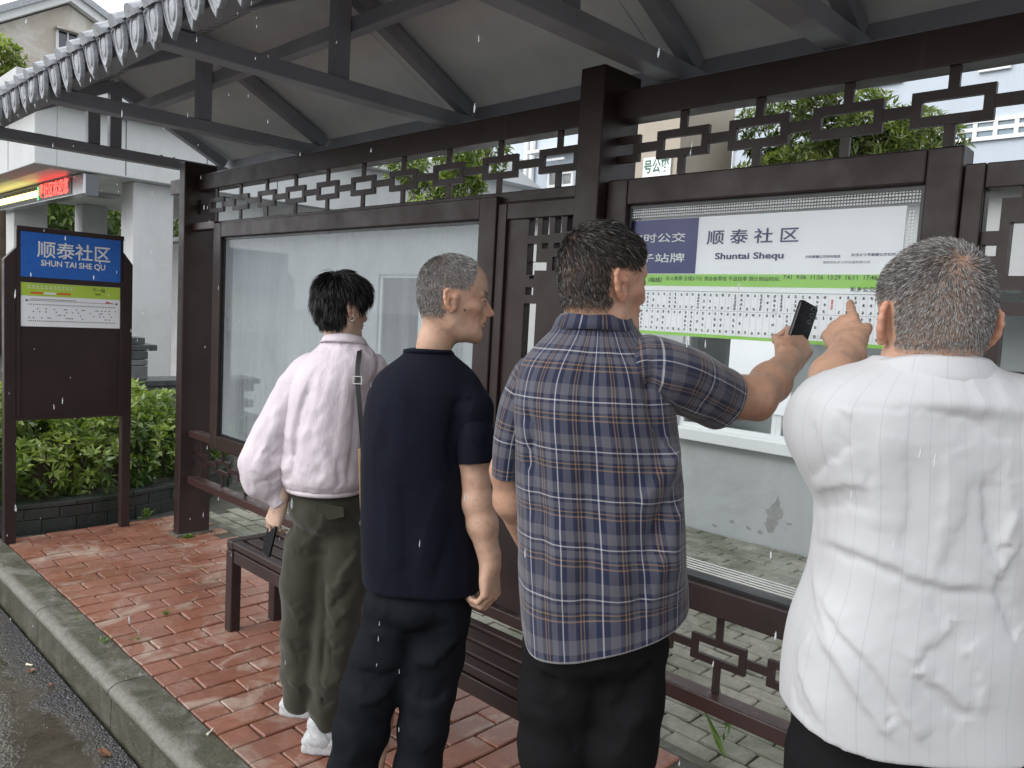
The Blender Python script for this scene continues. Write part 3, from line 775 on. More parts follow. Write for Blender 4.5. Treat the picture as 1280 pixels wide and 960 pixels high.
def tree(name, label, base, H, blobs, nleaf, L, W, c_lo, c_hi, seed, group=None, nl=5):
    rng = np.random.default_rng(seed)
    t = empty(name, base, label, 'tree', group)
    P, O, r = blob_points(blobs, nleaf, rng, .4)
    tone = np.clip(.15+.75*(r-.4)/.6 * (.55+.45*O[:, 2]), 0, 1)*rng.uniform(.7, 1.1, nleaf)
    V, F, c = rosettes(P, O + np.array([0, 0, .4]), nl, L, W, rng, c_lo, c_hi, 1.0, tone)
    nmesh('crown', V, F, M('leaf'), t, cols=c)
    tr = MB(); b = Vector(base)
    top = Vector(np.mean([q[:3] for q in blobs], 0))
    tr.tube([b, b*.6+top*.4+Vector((.1, .05, 0)), top], [H*.035, H*.026, H*.015], 9)
    for q in blobs[:6]:
        s_ = b*.45+top*.55; tr.tube([s_, (s_+Vector(q[:3]))*.5+Vector((0, 0, .1)), Vector(q[:3])], [H*.016, H*.011, H*.005], 6)
    tr.build('trunk', M('bark'), t, smooth=True)
    return t

# ---- curved planter and its hedge
PC, PR = np.array([-7.28, 1.66]), 1.72
PL = empty('planter', (PC[0], PC[1], 0), 'low curved dark brick planter edge in front of the hedge', 'planter')
def arc_brick(a0, a1, r0, r1, z0, z1, name, mat):
    pts = [(PC[0]+r*math.cos(a), PC[1]+r*math.sin(a)) for r, aa in ((r0, (a0, a1)), (r1, (a1, a0))) for a in aa]
    MB().prism([(p[0], p[1], z0) for p in pts], (0, 0, z1-z0)).build(name, mat, PL, .003)
na = 26; A0, A1 = -1.5, 1.5
for c, (z0, z1) in enumerate(((-.05, .062), (.068, .135))):
    for k in range(na):
        a0 = A0+(A1-A0)*(k+(.5 if c else 0))/na; a1 = a0+(A1-A0)/na-.003
        arc_brick(a0, a1, PR-.11+random.gauss(0, .002), PR+random.gauss(0, .003), z0, z1, 'brick', M('planter_brick'))
for k in range(14):
    a0 = A0+(A1-A0)*k/14; arc_brick(a0, a0+(A1-A0)/14-.003, PR-.14, PR+.014, .141, .168, 'coping', M('planter_brick'))
sl = MB(); sp = [(PC[0]+(PR-.10)*math.cos(a), PC[1]+(PR-.10)*math.sin(a), .0) for a in np.linspace(A0, A1, 30)]
sl.prism(sp+[(PC[0]-2.2, 3.3, 0), (PC[0]-2.2, .0, 0)], (0, 0, .10)); sl.build('soil', M('joint'), PL)
mo = MB(); sp = [(PC[0]+(PR-.014)*math.cos(a), PC[1]+(PR-.014)*math.sin(a), -.06) for a in np.linspace(A0, A1, 40)]
mo.prism(sp, (0, 0, .20)); mo.build('mortar_core', M('kerb'), PL)
HG = empty('hedge', (PC[0], PC[1], .1), 'dense green leafy hedge in the curved planter behind the station sign', 'hedge')
hb = []
rng = np.random.default_rng(21)
for a in np.linspace(-1.15, 1.2, 15):
    for rr_, zc, rz in ((PR-.28, .33, .22), (PR-.55, .50, .25), (PR-.9, .56, .27)):
        hb.append((PC[0]+rr_*math.cos(a)+rng.normal()*.04, PC[1]+rr_*math.sin(a)+rng.normal()*.04, zc+rng.normal()*.03, .22+rng.uniform(0, .05), .22+rng.uniform(0, .05), rz))
P, O, r = blob_points(hb, 2600, rng, .82)
keep = (P[:, 0] > PC[0]+.1)
P, O = P[keep], O[keep]
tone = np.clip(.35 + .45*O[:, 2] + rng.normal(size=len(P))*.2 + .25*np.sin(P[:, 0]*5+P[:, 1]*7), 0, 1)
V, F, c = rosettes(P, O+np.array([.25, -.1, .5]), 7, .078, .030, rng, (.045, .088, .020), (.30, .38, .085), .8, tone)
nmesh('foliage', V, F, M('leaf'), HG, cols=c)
core = MB()
for a in np.linspace(-1.2, 1.2, 20):
    pass
sp = [(PC[0]+(PR-.42)*math.cos(a), PC[1]+(PR-.42)*math.sin(a), .1) for a in np.linspace(-1.3, 1.3, 24)]
core.prism(sp, (0, 0, .34)); core.build('inner_twigs', M('bark'), HG)

# ================================================================== WHITE PORTICO
PT = empty('portico', (-13, 4.5, 0), 'white concrete entrance portico with square columns and a flat canopy', 'building')
cw = M('column_white')
PX, PYY, PZ = -11.21, 2.86, 3.09
MB().box(-15.8, PX, PYY, 9.5, PZ, PZ+.10).build('soffit', M('white_paint'), PT)
MB().box(-15.8, PX+.03, PYY-.03, PYY+.22, PZ-.003, PZ+.75).build('fascia', cw, PT, .01)
MB().box(PX-.22, PX+.027, PYY+.221, 9.5, PZ-.003, PZ+.75).build('fascia', cw, PT, .01)
MB().box(-15.8, PX+.25, PYY-.28, 9.7, PZ+.752, PZ+1.05).build('roof_slab', cw, PT, .01)
MB().box(-15.8, PX-.221, PYY+.221, 9.5, PZ+.30, PZ+.748).build('ceiling_slab', cw, PT)
def column(x, y, c=.45, c2=None):
    k = MB().box(x-c, x, y, y+(c2 or c), -.05, PZ-.004).build('column', cw, PT, .012)
column(-11.43, 4.09, .46, .55); column(-15.2, 3.55, .5); column(-15.3, 4.62, .42); column(-11.60, 5.2, .3, .9)
for xx in (-12.4, -13.6, -14.8): MB().box(xx-.006, xx+.006, PYY-.034, PYY-.028, PZ+.02, PZ+.74).build('panel_joint', M('grey_brick'), PT)
for yy in (3.9, 5.0, 6.1): MB().box(PX+.026, PX+.032, yy-.006, yy+.006, PZ+.02, PZ+.74).build('panel_joint', M('grey_brick'), PT)
MB().tube([(-11.36, 4.76, -.05), (-11.36, 4.76, PZ)], .045, 10).build('downpipe', M('white_wall'), PT)
lm = MB(); lm.tube([(-13.53, 4.36, PZ-.03), (-13.53, 4.36, PZ-.001)], .30, 24); lm.build('ceiling_lamp', M('steel'), PT)
# LED message board under the canopy
LD = empty('led_board', (-12.4, 3.42, 2.85), 'long hanging message board with glowing red and yellow characters', 'LED sign')
MB().box(-15.7, -11.30, 3.42, 3.56, 2.815, 3.075).build('case', M('steel'), LD, .004)
MB().box(-15.6, -11.75, 3.412, 3.419, 2.835, 3.055).build('screen', M('black_metal'), LD)
MB().box(-11.36, -11.296, 3.45, 3.60, 2.80, 3.07).build('end_cap', M('pane_dark'), LD)
text('lettering', '泰社区欢迎您', .22, (-12.55, 3.410, 2.945), UX, UZ, M('led_red'), LD, .02, .002, 'CENTER', 1.35)
MB().box(-15.6, -13.32, 3.405, 3.411, 2.90, 2.99).build('light_bar', M('led_yellow'), LD)
MB().box(-13.30, -13.26, 3.405, 3.411, 2.85, 3.04).build('green_column', M('led_green'), LD)

# dark masonry pedestal left of the shelter post
PD = empty('pedestal_wall', (-8.2, 3.1, 0), 'grey brick pedestal with a dark stone cap beside the hedge', 'wall')
for k in range(8):
    z0 = -.06 + k*.088
    for j in range(5):
        y0 = 2.87 + j*.235 + (.118 if k % 2 else 0)
        MB().box(-8.32, -8.0+random.gauss(0, .002), y0, y0+.227, z0, z0+.080).build('brick', M('grey_brick'), PD, .004)
MB().box(-8.31, -8.012, 2.88, 4.05, -.06, .64).build('mortar_core', M('joint'), PD)
MB().box(-8.38, -7.95, 2.80, 4.2, .642, .70).build('cap_stone', M('dark_slab'), PD, .006)
PS = empty('stone_stack', (-8.2, 2.95, .70), 'stack of dark stone slabs standing on the grey brick pedestal', 'stone')
for k, (a, b, z0, z1) in enumerate(((2.74, 3.03, .702, .84), (2.74, 3.03, .845, .90), (2.74, 3.03, .905, .985), (2.74, 3.12, .99, 1.05), (2.74, 3.0, 1.055, 1.12))):
    MB().box(-8.3, -8.02, a, b, z0, z1).build('slab', M('grey_brick' if k < 2 else 'dark_slab'), PS, .006)
# ================================================================== LOW SHOP BUILDING BEHIND
YW = 5.32
SB = empty('low_building', (-3, YW, 0), 'low grey rendered building with a long window and white sill behind the shelter', 'building')
MB().box(-13.5, 4, YW, YW+.22, -.1, .655).build('wall', M('shop_wall'), SB)
MB().box(-13.5, -7.4, YW, YW+.22, .656, 1.919).build('wall', M('shop_wall'), SB)
MB().box(-5.9, -3.35, YW, YW+.22, .656, 1.919).build('wall', M('shop_wall'), SB)
MB().box(-13.5, 4, YW-.001, YW+.22, 1.92, 2.42).build('lintel', M('shop_wall'), SB)
MB().box(-3.35, 4, YW-.07, YW+.2, .657, .745).build('sill', M('white_paint'), SB, .006)
MB().box(-7.4, -5.9, YW-.07, YW+.2, .657, .745).build('sill', M('white_paint'), SB, .006)
MB().box(-13.5, 4, YW+.9, YW+1.0, -.1, 2.42).build('inner_wall', M('white_wall'), SB)
def swin(x0, x1, z0, z1, n):
    wi = empty('window', ((x0+x1)/2, YW+.05, z0), parent=SB)
    wd = (x1-x0)/n
    for k in range(n):
        a, b = x0+k*wd, x0+(k+1)*wd
        f = MB(); t = .035
        f.box(a, a+t, YW+.03, YW+.075, z0, z1); f.box(b-t, b-.001, YW+.03, YW+.075, z0, z1); f.box(a+t, b-t, YW+.031, YW+.074, z1-t, z1); f.box(a+t, b-t, YW+.031, YW+.074, z0, z0+t)
        f.build('frame', M('white_paint'), wi)
        MB().box(a+t, b-t, YW+.05, YW+.056, z0+t, z1-t).build('pane', M('glass_clear'), wi)
swin(-3.35, 3.9, .746, 1.92, 9); swin(-7.4, -5.9, .746, 1.92, 2)
MB().box(-13.7, 4.2, YW-.10, YW+1.4, 2.422, 2.47).build('eave_slab', M('white_wall'), SB, .006)
MB().box(-13.7, 4.2, YW-.17, YW-.102, 2.42, 2.485).build('gutter', M('white_paint'), SB, .006)
rf = MB()
for k in range(80):
    xx = -13.7+k*.227; rf.tube([(xx, YW-.08, 2.46), (xx, YW+1.3, 2.62)], .05, 8)
setk(rf.build('roof_tiles', M('eave_tile'), SB), 'stuff')
pc = at_y(967, 645, YW-.002)
pts = [(pc[0]+a*.055*(1+.25*math.sin(5*t)+.18*math.sin(11*t+1)), YW-.002, pc[2]+b*.115*(1+.2*math.cos(4*t)+.15*math.sin(9*t))) for t, a, b in [(t, math.cos(t)+.35*math.sin(t), math.sin(t)) for t in np.linspace(0, 2*math.pi, 32)[:-1]]]
nmesh('plaster_patch', pts, [tuple(range(31))], M('plaster_patch'), SB)
for q, (qx, qy) in enumerate(((1006-20, 655), (893, 657), (935, 660), (950, 665), (915, 652))):
    pc = at_y(qx, qy, YW-.002); nmesh('plaster_patch', [(pc[0]+.022*math.cos(t)*(1+.4*math.sin(3*t+q)), YW-.002, pc[2]+.012*math.sin(t)*(1+.4*math.cos(2*t+q))) for t in np.linspace(0, 6.283, 10)[:-1]], [tuple(range(9))], M('plaster_patch'), SB)
# paper notice stuck inside the window
NT = tag(MB().box(-2.95, -2.45, YW+.02, YW+.026, .93, 1.5).build('notice_sheet', M('board_white')), 'blank pale notice board leaning inside the window behind the glass case', 'notice')

# ================================================================== APARTMENT BLOCK
AY = 14.0
AP = empty('apartment_block', (-12, AY, 0), 'tall pale blue white apartment block seen through the upper lattice', 'building')
MB().box(-21, 8, AY, AY+8, -.2, 13).build('wall', M('apartment'), AP)
def awin(x0, y0, x1, y1, n, pane, depth=.10, rows=1):
    a = at_y(x0, y0, AY); b = at_y(x1, y1, AY); xa, xb = sorted((a[0], b[0])); za, zb = sorted((a[2], b[2]))
    wi = empty('window', ((xa+xb)/2, AY, za), parent=AP); t = .06
    fr = MB(); fr.box(xa-t, xb+t, AY-.06, AY+.02, zb, zb+t); fr.box(xa-t, xb+t, AY-.06, AY+.02, za-t, za); fr.box(xa-t, xa, AY-.06, AY+.02, za, zb); fr.box(xb, xb+t, AY-.06, AY+.02, za, zb)
    for k in range(1, n): q = xa+(xb-xa)*k/n; fr.box(q-.03, q+.03, AY-.055, AY+.02, za, zb)
    if rows > 1: fr.box(xa, xb, AY-.054, AY+.02, za+(zb-za)*.55-.03, za+(zb-za)*.55+.03)
    fr.build('frame', M('white_paint'), wi)
    for k in range(n):
        MB().box(xa+(xb-xa)*k/n+.031, xa+(xb-xa)*(k+1)/n-.031, AY-.02, AY+.0, za+.01, zb-.01).build('pane', M(pane), wi)
awin(567, 247, 610, 228, 4, 'pane_grey'); awin(628, 244, 661, 218, 3, 'pane_blue', rows=2); awin(688, 232, 700, 214, 1, 'pane_grey'); awin(704, 231, 716, 217, 1, 'pane_grey')
awin(1077, 107, 1125, 90, 2, 'pane_grey'); awin(1230, 86, 1261, 66, 1, 'pane_grey'); awin(985, 118, 1010, 108, 1, 'pane_grey'); awin(866, 139, 888, 131, 2, 'pane_grey')
awin(1170, 178, 1300, 146, 5, 'pane_blue', rows=2); awin(862, 216, 915, 184, 3, 'pane_blue', rows=2); awin(1180, 30, 1300, -5, 3, 'pane_grey')
awin(455, 150, 520, 120, 3, 'pane_grey'); awin(300, 275, 345, 255, 2, 'pane_grey')
a = at_y(604, 222, AY); b = at_y(650, 206, AY)
MB().box(a[0], b[0]+.1, AY-.7, AY-.001, a[2], a[2]+.32).build('balcony', M('white_wall'), AP, .02)
a = at_y(676, 209, AY); b = at_y(722, 187, AY)
MB().box(a[0], b[0], AY-.5, AY-.001, b[2]-.08, b[2]).build('canopy', M('white_wall'), AP, .01); MB().box(a[0], b[0], AY-.45, AY-.40, a[2], a[2]+.05).build('balcony_rail', M('steel'), AP)
for xq in (662, 669): 
    a = at_y(xq, 180, AY); MB().tube([(a[0], AY-.08, -.2), (a[0], AY-.08, 12)], .07, 8).build('downpipe', M('white_paint'), AP)
# white annexe further left, with a sloped roof edge
AX = empty('annexe', (-15, 10, 0), 'white two storey annexe with a sloping eave behind the shelter frieze', 'building')
MB().box(-30, -13.2, 10.5, 13.5, -.2, 4.55).build('wall', M('white_wall'), AX)
MB().prism([(-30, 10.1, 4.552), (-30, 12, 5.2), (-30, 13.8, 4.552)], (17.2, 0, 0)).build('roof', M('white_wall'), AX)
for (x0, y0, x1, y1) in ((372, 262, 386, 250), (395, 258, 412, 246), (430, 250, 447, 238)):
    a = at_y(x0, y0, 10.49); b = at_y(x1, y1, 10.49); MB().box(a[0], b[0], 10.46, 10.52, a[2], b[2]).build('window', M('pane_grey'), AX)
# beige utility housing with its number board
BU = empty('transformer_house', (-5.5, 8, 0), 'narrow beige rendered utility housing behind the shelter', 'building')
MB().box(-5.95, -5.27, 8, 9.2, -.2, 4.6).build('wall', M('beige_wall'), BU); MB().box(-6.0, -5.22, 7.95, 9.3, 4.602, 4.72).build('cap', M('beige_wall'), BU, .01)
a = at_y(803, 224, 7.97); b = at_y(839, 196, 7.97)
BD = empty('number_board', (a[0], 7.97, a[2]), 'white board with green characters on the beige utility housing', 'sign')
MB().box(a[0], b[0], 7.965, 7.985, a[2]-.12, b[2]+.02).build('board', M('white_ink'), BD, .002)
text('lettering', '号公变', .17, ((a[0]+b[0])/2, 7.964, b[2]-.10), UX, UZ, M('green_sign'), BD, .02, .002, 'CENTER', (b[0]-a[0])*.92)
text('lettering', '顺路口', .17, ((a[0]+b[0])/2, 7.964, b[2]-.32), UX, UZ, M('green_sign'), BD, .02, .002, 'CENTER', (b[0]-a[0])*.92)

# ================================================================== OLD HOUSE top left
OX = -34.0
OH = empty('old_house', (OX, 9, 0), 'old grey beige rendered house with a tiled gable and one dark window', 'building')
g = [at_x(x, y, OX) for x, y in ((-60, 48), (85, 6), (138, 45))]
gl = MB(); gl.prism([(OX, g[0][1], -.2), (OX, g[0][1], g[0][2]), tuple(g[1]), tuple(g[2]), (OX, g[2][1], -.2)], (-9, 0, 0)); gl.build('wall', M('old_render'), OH)
for p, q in ((g[0], g[1]), (g[1], g[2])):
    d = Vector(q)-Vector(p); e = d.normalized()*.5
    p2, q2 = (Vector(p)-e, Vector(q)) if p is g[0] else (Vector(p), Vector(q)+e)
    MB().prism([p2+Vector((.35, 0, .06)), q2+Vector((.35, 0, .06)), q2+Vector((.35, 0, .34)), p2+Vector((.35, 0, .34))], (-9.6, 0, 0)).build('verge', M('white_wall'), OH)
    MB().prism([p2+Vector((.5, 0, .345)), q2+Vector((.5, 0, .345)), q2+Vector((.5, 0, .60)), p2+Vector((.5, 0, .60))], (-10, 0, 0)).build('roof', M('eave_tile'), OH)
a = at_x(73, 65, OX+.02); b = at_x(96, 44, OX+.02)
wi = empty('window', (OX, a[1], a[2]), parent=OH)
y0, y1 = sorted((a[1], b[1])); z0, z1 = sorted((a[2], b[2]))
MB().box(OX-.02, OX+.03, y0, y1, z0, z1).build('pane', M('pane_dark'), wi)
fr = MB(); fr.box(OX, OX+.07, y0-.1, y0, z0-.1, z1); fr.box(OX, OX+.07, y1, y1+.1, z0-.1, z1); fr.box(OX, OX+.06, y0, y1, z0-.12, z0); fr.box(OX, OX+.06, (y0+y1)/2-.03, (y0+y1)/2+.03, z0, z1); fr.build('frame', M('white_wall'), wi)
MB().box(OX, OX+.35, y0-.15, y1+.15, z1, z1+.08).build('hood', M('old_render'), wi)

# ================================================================== TREES
def bl(c, r, n, rng, sx=1, sz=1):
    out = []
    for _ in range(n):
        d = rng.normal(size=3)*.5; out.append((c[0]+d[0]*r*sx, c[1]+d[1]*r*sx, c[2]+d[2]*r*sz, r*rng.uniform(.4, .62), r*rng.uniform(.4, .62), r*rng.uniform(.36, .55)))
    return out
rng = np.random.default_rng(4)
DK, LT, YL = (.014, .028, .010), (.10, .155, .035), (.20, .25, .055)
tree('leafy_tree', 'yellow green tree crown rising in front of the old house', (-21.5, 4.7, 0), 6.2, bl((-21.5, 4.75, 5.75), 1.05, 14, rng, 1.2), 3200, .15, .06, (.05, .075, .015), (.34, .40, .10), 31)
tree('leafy_tree', 'dark green tree seen between the portico columns', (-25, 6.0, 0), 5, bl((-25, 6.3, 3.0), 2.8, 20, rng, 1.4), 5200, .24, .10, (.03, .055, .016), (.20, .27, .06), 32)
tree('leafy_tree', 'slim light green sapling behind the left lattice frieze', (-8.2, 6.9, 0), 3.6, bl((-8.15, 6.9, 3.15), .62, 9, rng, 1.1, .9), 1500, .10, .034, (.06, .10, .02), (.30, .36, .09), 33)
tree('evergreen_tree', 'bushy evergreen tree behind the right lattice frieze', (-3.9, 9.3, 0), 4.3, bl((-3.95, 9.3, 3.45), .95, 19, rng, 1.25, .8), 4200, .115, .028, (.016, .030, .010), (.22, .27, .06), 34, nl=7)
tree('leafy_tree', 'dark shrub at the left end of the lattice frieze', (-11.5, 6.9, 0), 3.2, bl((-11.4, 6.9, 2.35), .6, 7, rng), 700, .13, .05, DK, LT, 35)
tree('leafy_tree', 'green tree left of the portico behind the sign', (-24, 3.0, 0), 4, bl((-24, 2.9, 2.3), 1.8, 10, rng, 1.0), 1500, .24, .09, DK, LT, 36)

# ================================================================== WEEDS, LITTER
def weed(px, py, n, L, W, label, seed, z=0.0, spread=.9, cat='weed'):
    rng = np.random.default_rng(seed); p = at_z(px, py, z)
    D = rng.normal(size=(n, 3)); D[:, 2] = np.abs(D[:, 2])*spread+.35
    C = np.repeat(p[None], n, 0) + rng.normal(size=(n, 3))*np.array([.008, .008, 0]) + np.array([0, 0, -.004])
    if L > .05: C[:, 2] += rng.uniform(0, L*.9, n)
    t = rng.uniform(0, 1, (n, 1)); cols = np.array((.05, .10, .02))*(1-t)+np.array((.17, .26, .05))*t
    V, F, c = leaf_arrays(C, D, rng.uniform(.6, 1.2, n)*L, rng.uniform(.8, 1.2, n)*W, rng.uniform(0, .3, n), cols, rng)
    tag(nmesh('weed', V, F, M('leaf'), cols=c), label, cat)
weed(183, 649, 34, .055, .016, 'small leafy weed sprouting against the planter beside the sign leg', 1)
weed(236, 672, 60, .035, .012, 'bright green weed tuft at the foot of the left shelter post', 2)
weed(250, 655, 26, .075, .014, 'tall thin weed growing beside the left shelter post', 3)
weed(207, 768, 12, .035, .007, 'tiny grass tuft in a brick joint halfway along the kerb', 4)
weed(170, 800, 14, .03, .006, 'sparse pale grass tuft in a brick joint near the kerb', 5)
weed(130, 803, 16, .04, .008, 'grass tuft growing from the gap between kerb and bricks', 6)
weed(905, 955, 12, .16, .014, 'long bladed grass tuft by the white shirted man', 7, -.02, 2.2, 'grass')
weed(253, 710, 8, .022, .005, 'minute grass sprig in the bricks near the bench leg', 8)
weed(98, 775, 8, .03, .006, 'small grass sprig on the mossy kerb top', 9)
simple('butt', (.66, .60, .47), .8, vary=.1); simple('dead_leaf', (.16, .07, .03), .7, vary=.3, scale=40); simple('paper_scrap', (.55, .54, .48), .8, vary=.1)
def litter(px, py, a, L, r, label, z=0.004, mat='butt', cat='cigarette butt'):
    p = at_z(px, py, z); d = np.array([math.cos(a), math.sin(a), 0])*L/2
    tag(MB().tube([p-d+[0, 0, r], p-d*.2+[0, 0, r*.85], p+d*.3+[0, 0, r*.8], p+d+[0, 0, r]], [r, r*.75, r*.8, r*1.05], 9).build('cigarette_butt', M(mat), smooth=True), label, cat)
litter(263, 916, 2.2, .040, .0048, 'crushed cigarette butt on the kerb edge by the bricks')
litter(37, 832, .6, .034, .005, 'pale cigarette butt lying on the wet road', ZR+.001)
def fallen(px, py, s, label, seed, z):
    rng = np.random.default_rng(seed); p = at_z(px, py, z); n = 9; vs = [p+[0, 0, .004]]; a0 = rng.uniform(0, 6)
    for k in range(n):
        a = a0+6.283*k/n; r = s*(.6+.5*abs(math.cos(a-a0)))*rng.uniform(.7, 1.1); vs.append(p+np.array([r*math.cos(a), r*math.sin(a)*.6, .004+rng.uniform(0, .012)]))
    o = nmesh('fallen_leaf', vs, [(0, 1+k, 1+(k+1) % n) for k in range(n)], M('dead_leaf')); so_ = o.modifiers.new('s', 'SOLIDIFY'); so_.thickness = .0012
    tag(o, label, 'leaf')
fallen(131, 943, .040, 'curled orange brown leaf on the wet road at the picture bottom', 1, ZR+.001)
fallen(39, 840, .028, 'flat brown leaf beside the butt on the road', 2, ZR+.001)
fallen(63, 858, .02, 'small reddish leaf fragment on the wet road by the gravel', 3, ZR+.001)

# ================================================================== RAIN: drops falling through the open air over the road
def rain():
    k = N('water_drop'); k.base((.9, .93, .95)); k.set('Roughness', .05); k.set('Transmission Weight', .75); k.set('IOR', 1.33); k.done('water_drop')
    rng = np.random.default_rng(77); n_ = 520
    P = rng.uniform((-3.6, .12, -.1), (.6, .95, 2.35), (n_, 3)); P = P[np.linalg.norm(P-CC, axis=1) > .5]
    vs, fs = [], []; o = 0
    prof_ = ((-.5, .0), (-.36, .72), (-.1, 1.0), (.2, .72), (.5, .0))
    for p in P:
        L = rng.uniform(.006, .011); r = rng.uniform(.0006, .0010); lean = np.array((rng.normal()*.04+.06, rng.normal()*.04, 1.0))
        for (t, q) in prof_:
            for j in range(5): a = 6.2832*j/5; vs.append(p+lean*t*L+np.array((math.cos(a), math.sin(a), 0))*r*max(q, .05))
        for i in range(len(prof_)-1):
            for j in range(5): l = (j+1) % 5; fs.append((o+i*5+j, o+i*5+l, o+(i+1)*5+l, o+(i+1)*5+j))
        o += 5*len(prof_)
    ob = nmesh('rain', np.array(vs), np.array(fs), M('water_drop'), smooth=True); tag(ob, 'fine raindrops falling over the road and kerb', 'rain', kind='stuff')
rain()
# ================================================================== PEOPLE: tools
E1 = np.array([math.cos(YAW), -math.sin(YAW), 0.0])      # horizontal, to the right of the view
E2 = np.array([math.sin(YAW), math.cos(YAW), 0.0])       # horizontal, away from the viewer
EZ = np.array([0, 0, 1.0])
def A_(x, y, D): d = ray(x, y); return CC + d*(D/(d@E2))      # point on a vertical plane D metres ahead
def unit(v): v = np.asarray(v, float); return v/(np.linalg.norm(v)+1e-12)
class Field:
    """signed distance field on a grid, meshed with surface nets"""
    def __init__(s, lo, hi, h):
        s.h = h; s.lo = np.array(lo, float); s.n = np.ceil((np.array(hi)-s.lo)/h).astype(int)+1
        s.d = np.full(s.n, 1.0, dtype=np.float32)
    def _sub(s, lo, hi):
        a = np.clip(np.floor((np.array(lo)-s.lo)/s.h).astype(int), 0, s.n); b = np.clip(np.ceil((np.array(hi)-s.lo)/s.h).astype(int)+1, 0, s.n)
        if np.any(b-a < 1): return None
        ax = [s.lo[i]+s.h*np.arange(a[i], b[i]) for i in range(3)]
        P = np.stack(np.meshgrid(*ax, indexing='ij'), -1)
        return (slice(a[0], b[0]), slice(a[1], b[1]), slice(a[2], b[2])), P
    def _put(s, sl, v, k, cut):
        d = s.d[sl]
        if cut: v = -v; hh = np.clip(.5-.5*(d-v)/k, 0, 1); s.d[sl] = d*(1-hh)+v*hh+k*hh*(1-hh)
        else: hh = np.clip(.5+.5*(v-d)/k, 0, 1); s.d[sl] = v*(1-hh)+d*hh-k*hh*(1-hh)
    def cone(s, a, b, ra, rb, k=.01, cut=False):
        a = np.asarray(a, float); b = np.asarray(b, float); m_ = max(ra, rb)+k*1.5+2*s.h
        q = s._sub(np.minimum(a, b)-m_, np.maximum(a, b)+m_)
        if q is None: return
        sl, P = q; ba = b-a; L = ba@ba+1e-12; t = np.clip(((P-a)@ba)/L, 0, 1)
        v = np.linalg.norm(P-(a+t[..., None]*ba), axis=-1) - (ra+t*(rb-ra)); s._put(sl, v.astype(np.float32), k, cut)
    def chain(s, pts, rs, k=.01):
        for i in range(len(pts)-1): s.cone(pts[i], pts[i+1], rs[i], rs[i+1], k)
    def ell(s, c, r, k=.01, R=None, cut=False):
        c = np.asarray(c, float); r = np.asarray(r, float); m_ = r.max()+k*1.5+2*s.h
        q = s._sub(c-m_, c+m_)
        if q is None: return
        sl, P = q; X = P-c
        if R is not None: X = X@np.asarray(R).T     # rows of R are the local axes
        k0 = np.linalg.norm(X/r, axis=-1); k1 = np.linalg.norm(X/(r*r), axis=-1)+1e-9
        s._put(sl, (k0*(k0-1)/k1).astype(np.float32), k, cut)
    def torso(s, rings, k=.01, hem=0.0):
        A = catmull(np.array([np.concatenate([r[0], [np.linalg.norm(r[1]), np.linalg.norm(r[2]), r[3]]]) for r in rings]), 160)
        A = A[np.argsort(A[:, 2])]; zs = s.lo[2]+s.h*np.arange(s.n[2]); par = [np.interp(zs, A[:, 2], A[:, i]) for i in (0, 1, 3, 4, 5)]
        e1, e2 = unit(rings[0][1]), unit(rings[0][2]); X, Y = np.meshgrid(s.lo[0]+s.h*np.arange(s.n[0]), s.lo[1]+s.h*np.arange(s.n[1]), indexing='ij')
        for i, z in enumerate(zs):
            if z < A[0, 2]-.05 or z > A[-1, 2]+.05: continue
            cx, cy, a, b, n_ = [p[i] for p in par]; q1 = (X-cx)*e1[0]+(Y-cy)*e1[1]; q2 = (X-cx)*e2[0]+(Y-cy)*e2[1]
            k0 = ((np.abs(q1)/a)**n_+(np.abs(q2)/b)**n_)**(1/n_); k1 = np.sqrt((q1/a**2)**2+(q2/b**2)**2)+1e-9
            v = np.where(k0 < .3, -.05, k0*(k0-1)/k1); v = np.maximum(v, np.maximum(A[0, 2]-z+hem*(np.abs(q1)/a)**3, z-A[-1, 2]))
            sl = (slice(None), slice(None), slice(i, i+1)); s._put(sl, v[..., None].astype(np.float32), k, False)
    def mesh(s):
        d = s.d; n = s.n; neg = d < 0
        cells = np.zeros(n-1, np.int8)
        for o in np.ndindex(2, 2, 2): cells += neg[o[0]:n[0]-1+o[0], o[1]:n[1]-1+o[1], o[2]:n[2]-1+o[2]]
        act = (cells > 0) & (cells < 8); idx = np.argwhere(act); vid = np.full(n-1, -1, np.int64); vid[act] = np.arange(len(idx))
        acc = np.zeros((len(idx), 3)); cnt = np.zeros(len(idx))
        cor = list(np.ndindex(2, 2, 2)); I = idx
        val = {c: d[I[:, 0]+c[0], I[:, 1]+c[1], I[:, 2]+c[2]] for c in cor}
        for c in cor:
            for ax in range(3):
                if c[ax]: continue
                e = tuple(c[i]+(1 if i == ax else 0) for i in range(3)); va, vb = val[c], val[e]; m_ = (va < 0) != (vb < 0)
                t = va[m_]/(va[m_]-vb[m_]); p = np.tile(np.array(c, float), (m_.sum(), 1)); p[:, ax] += t; acc[m_] += p; cnt[m_] += 1
        V = s.lo + s.h*(I+acc/cnt[:, None])
        Fs = []
        for ax in range(3):
            o1, o2 = (ax+1) % 3, (ax+2) % 3
            sa = [slice(None)]*3; sb = [slice(None)]*3; sa[ax] = slice(0, n[ax]-1); sb[ax] = slice(1, n[ax])
            A, Bn = neg[tuple(sa)], neg[tuple(sb)]; ch = A != Bn
            e = np.argwhere(ch); e = e[(e[:, o1] > 0) & (e[:, o2] > 0) & (e[:, o1] < n[o1]-1) & (e[:, o2] < n[o2]-1)]
            if not len(e): continue
            fl = A[e[:, 0], e[:, 1], e[:, 2]]
            def cell(d1, d2):
                q = e.copy(); q[:, o1] -= d1; q[:, o2] -= d2; return vid[q[:, 0], q[:, 1], q[:, 2]]
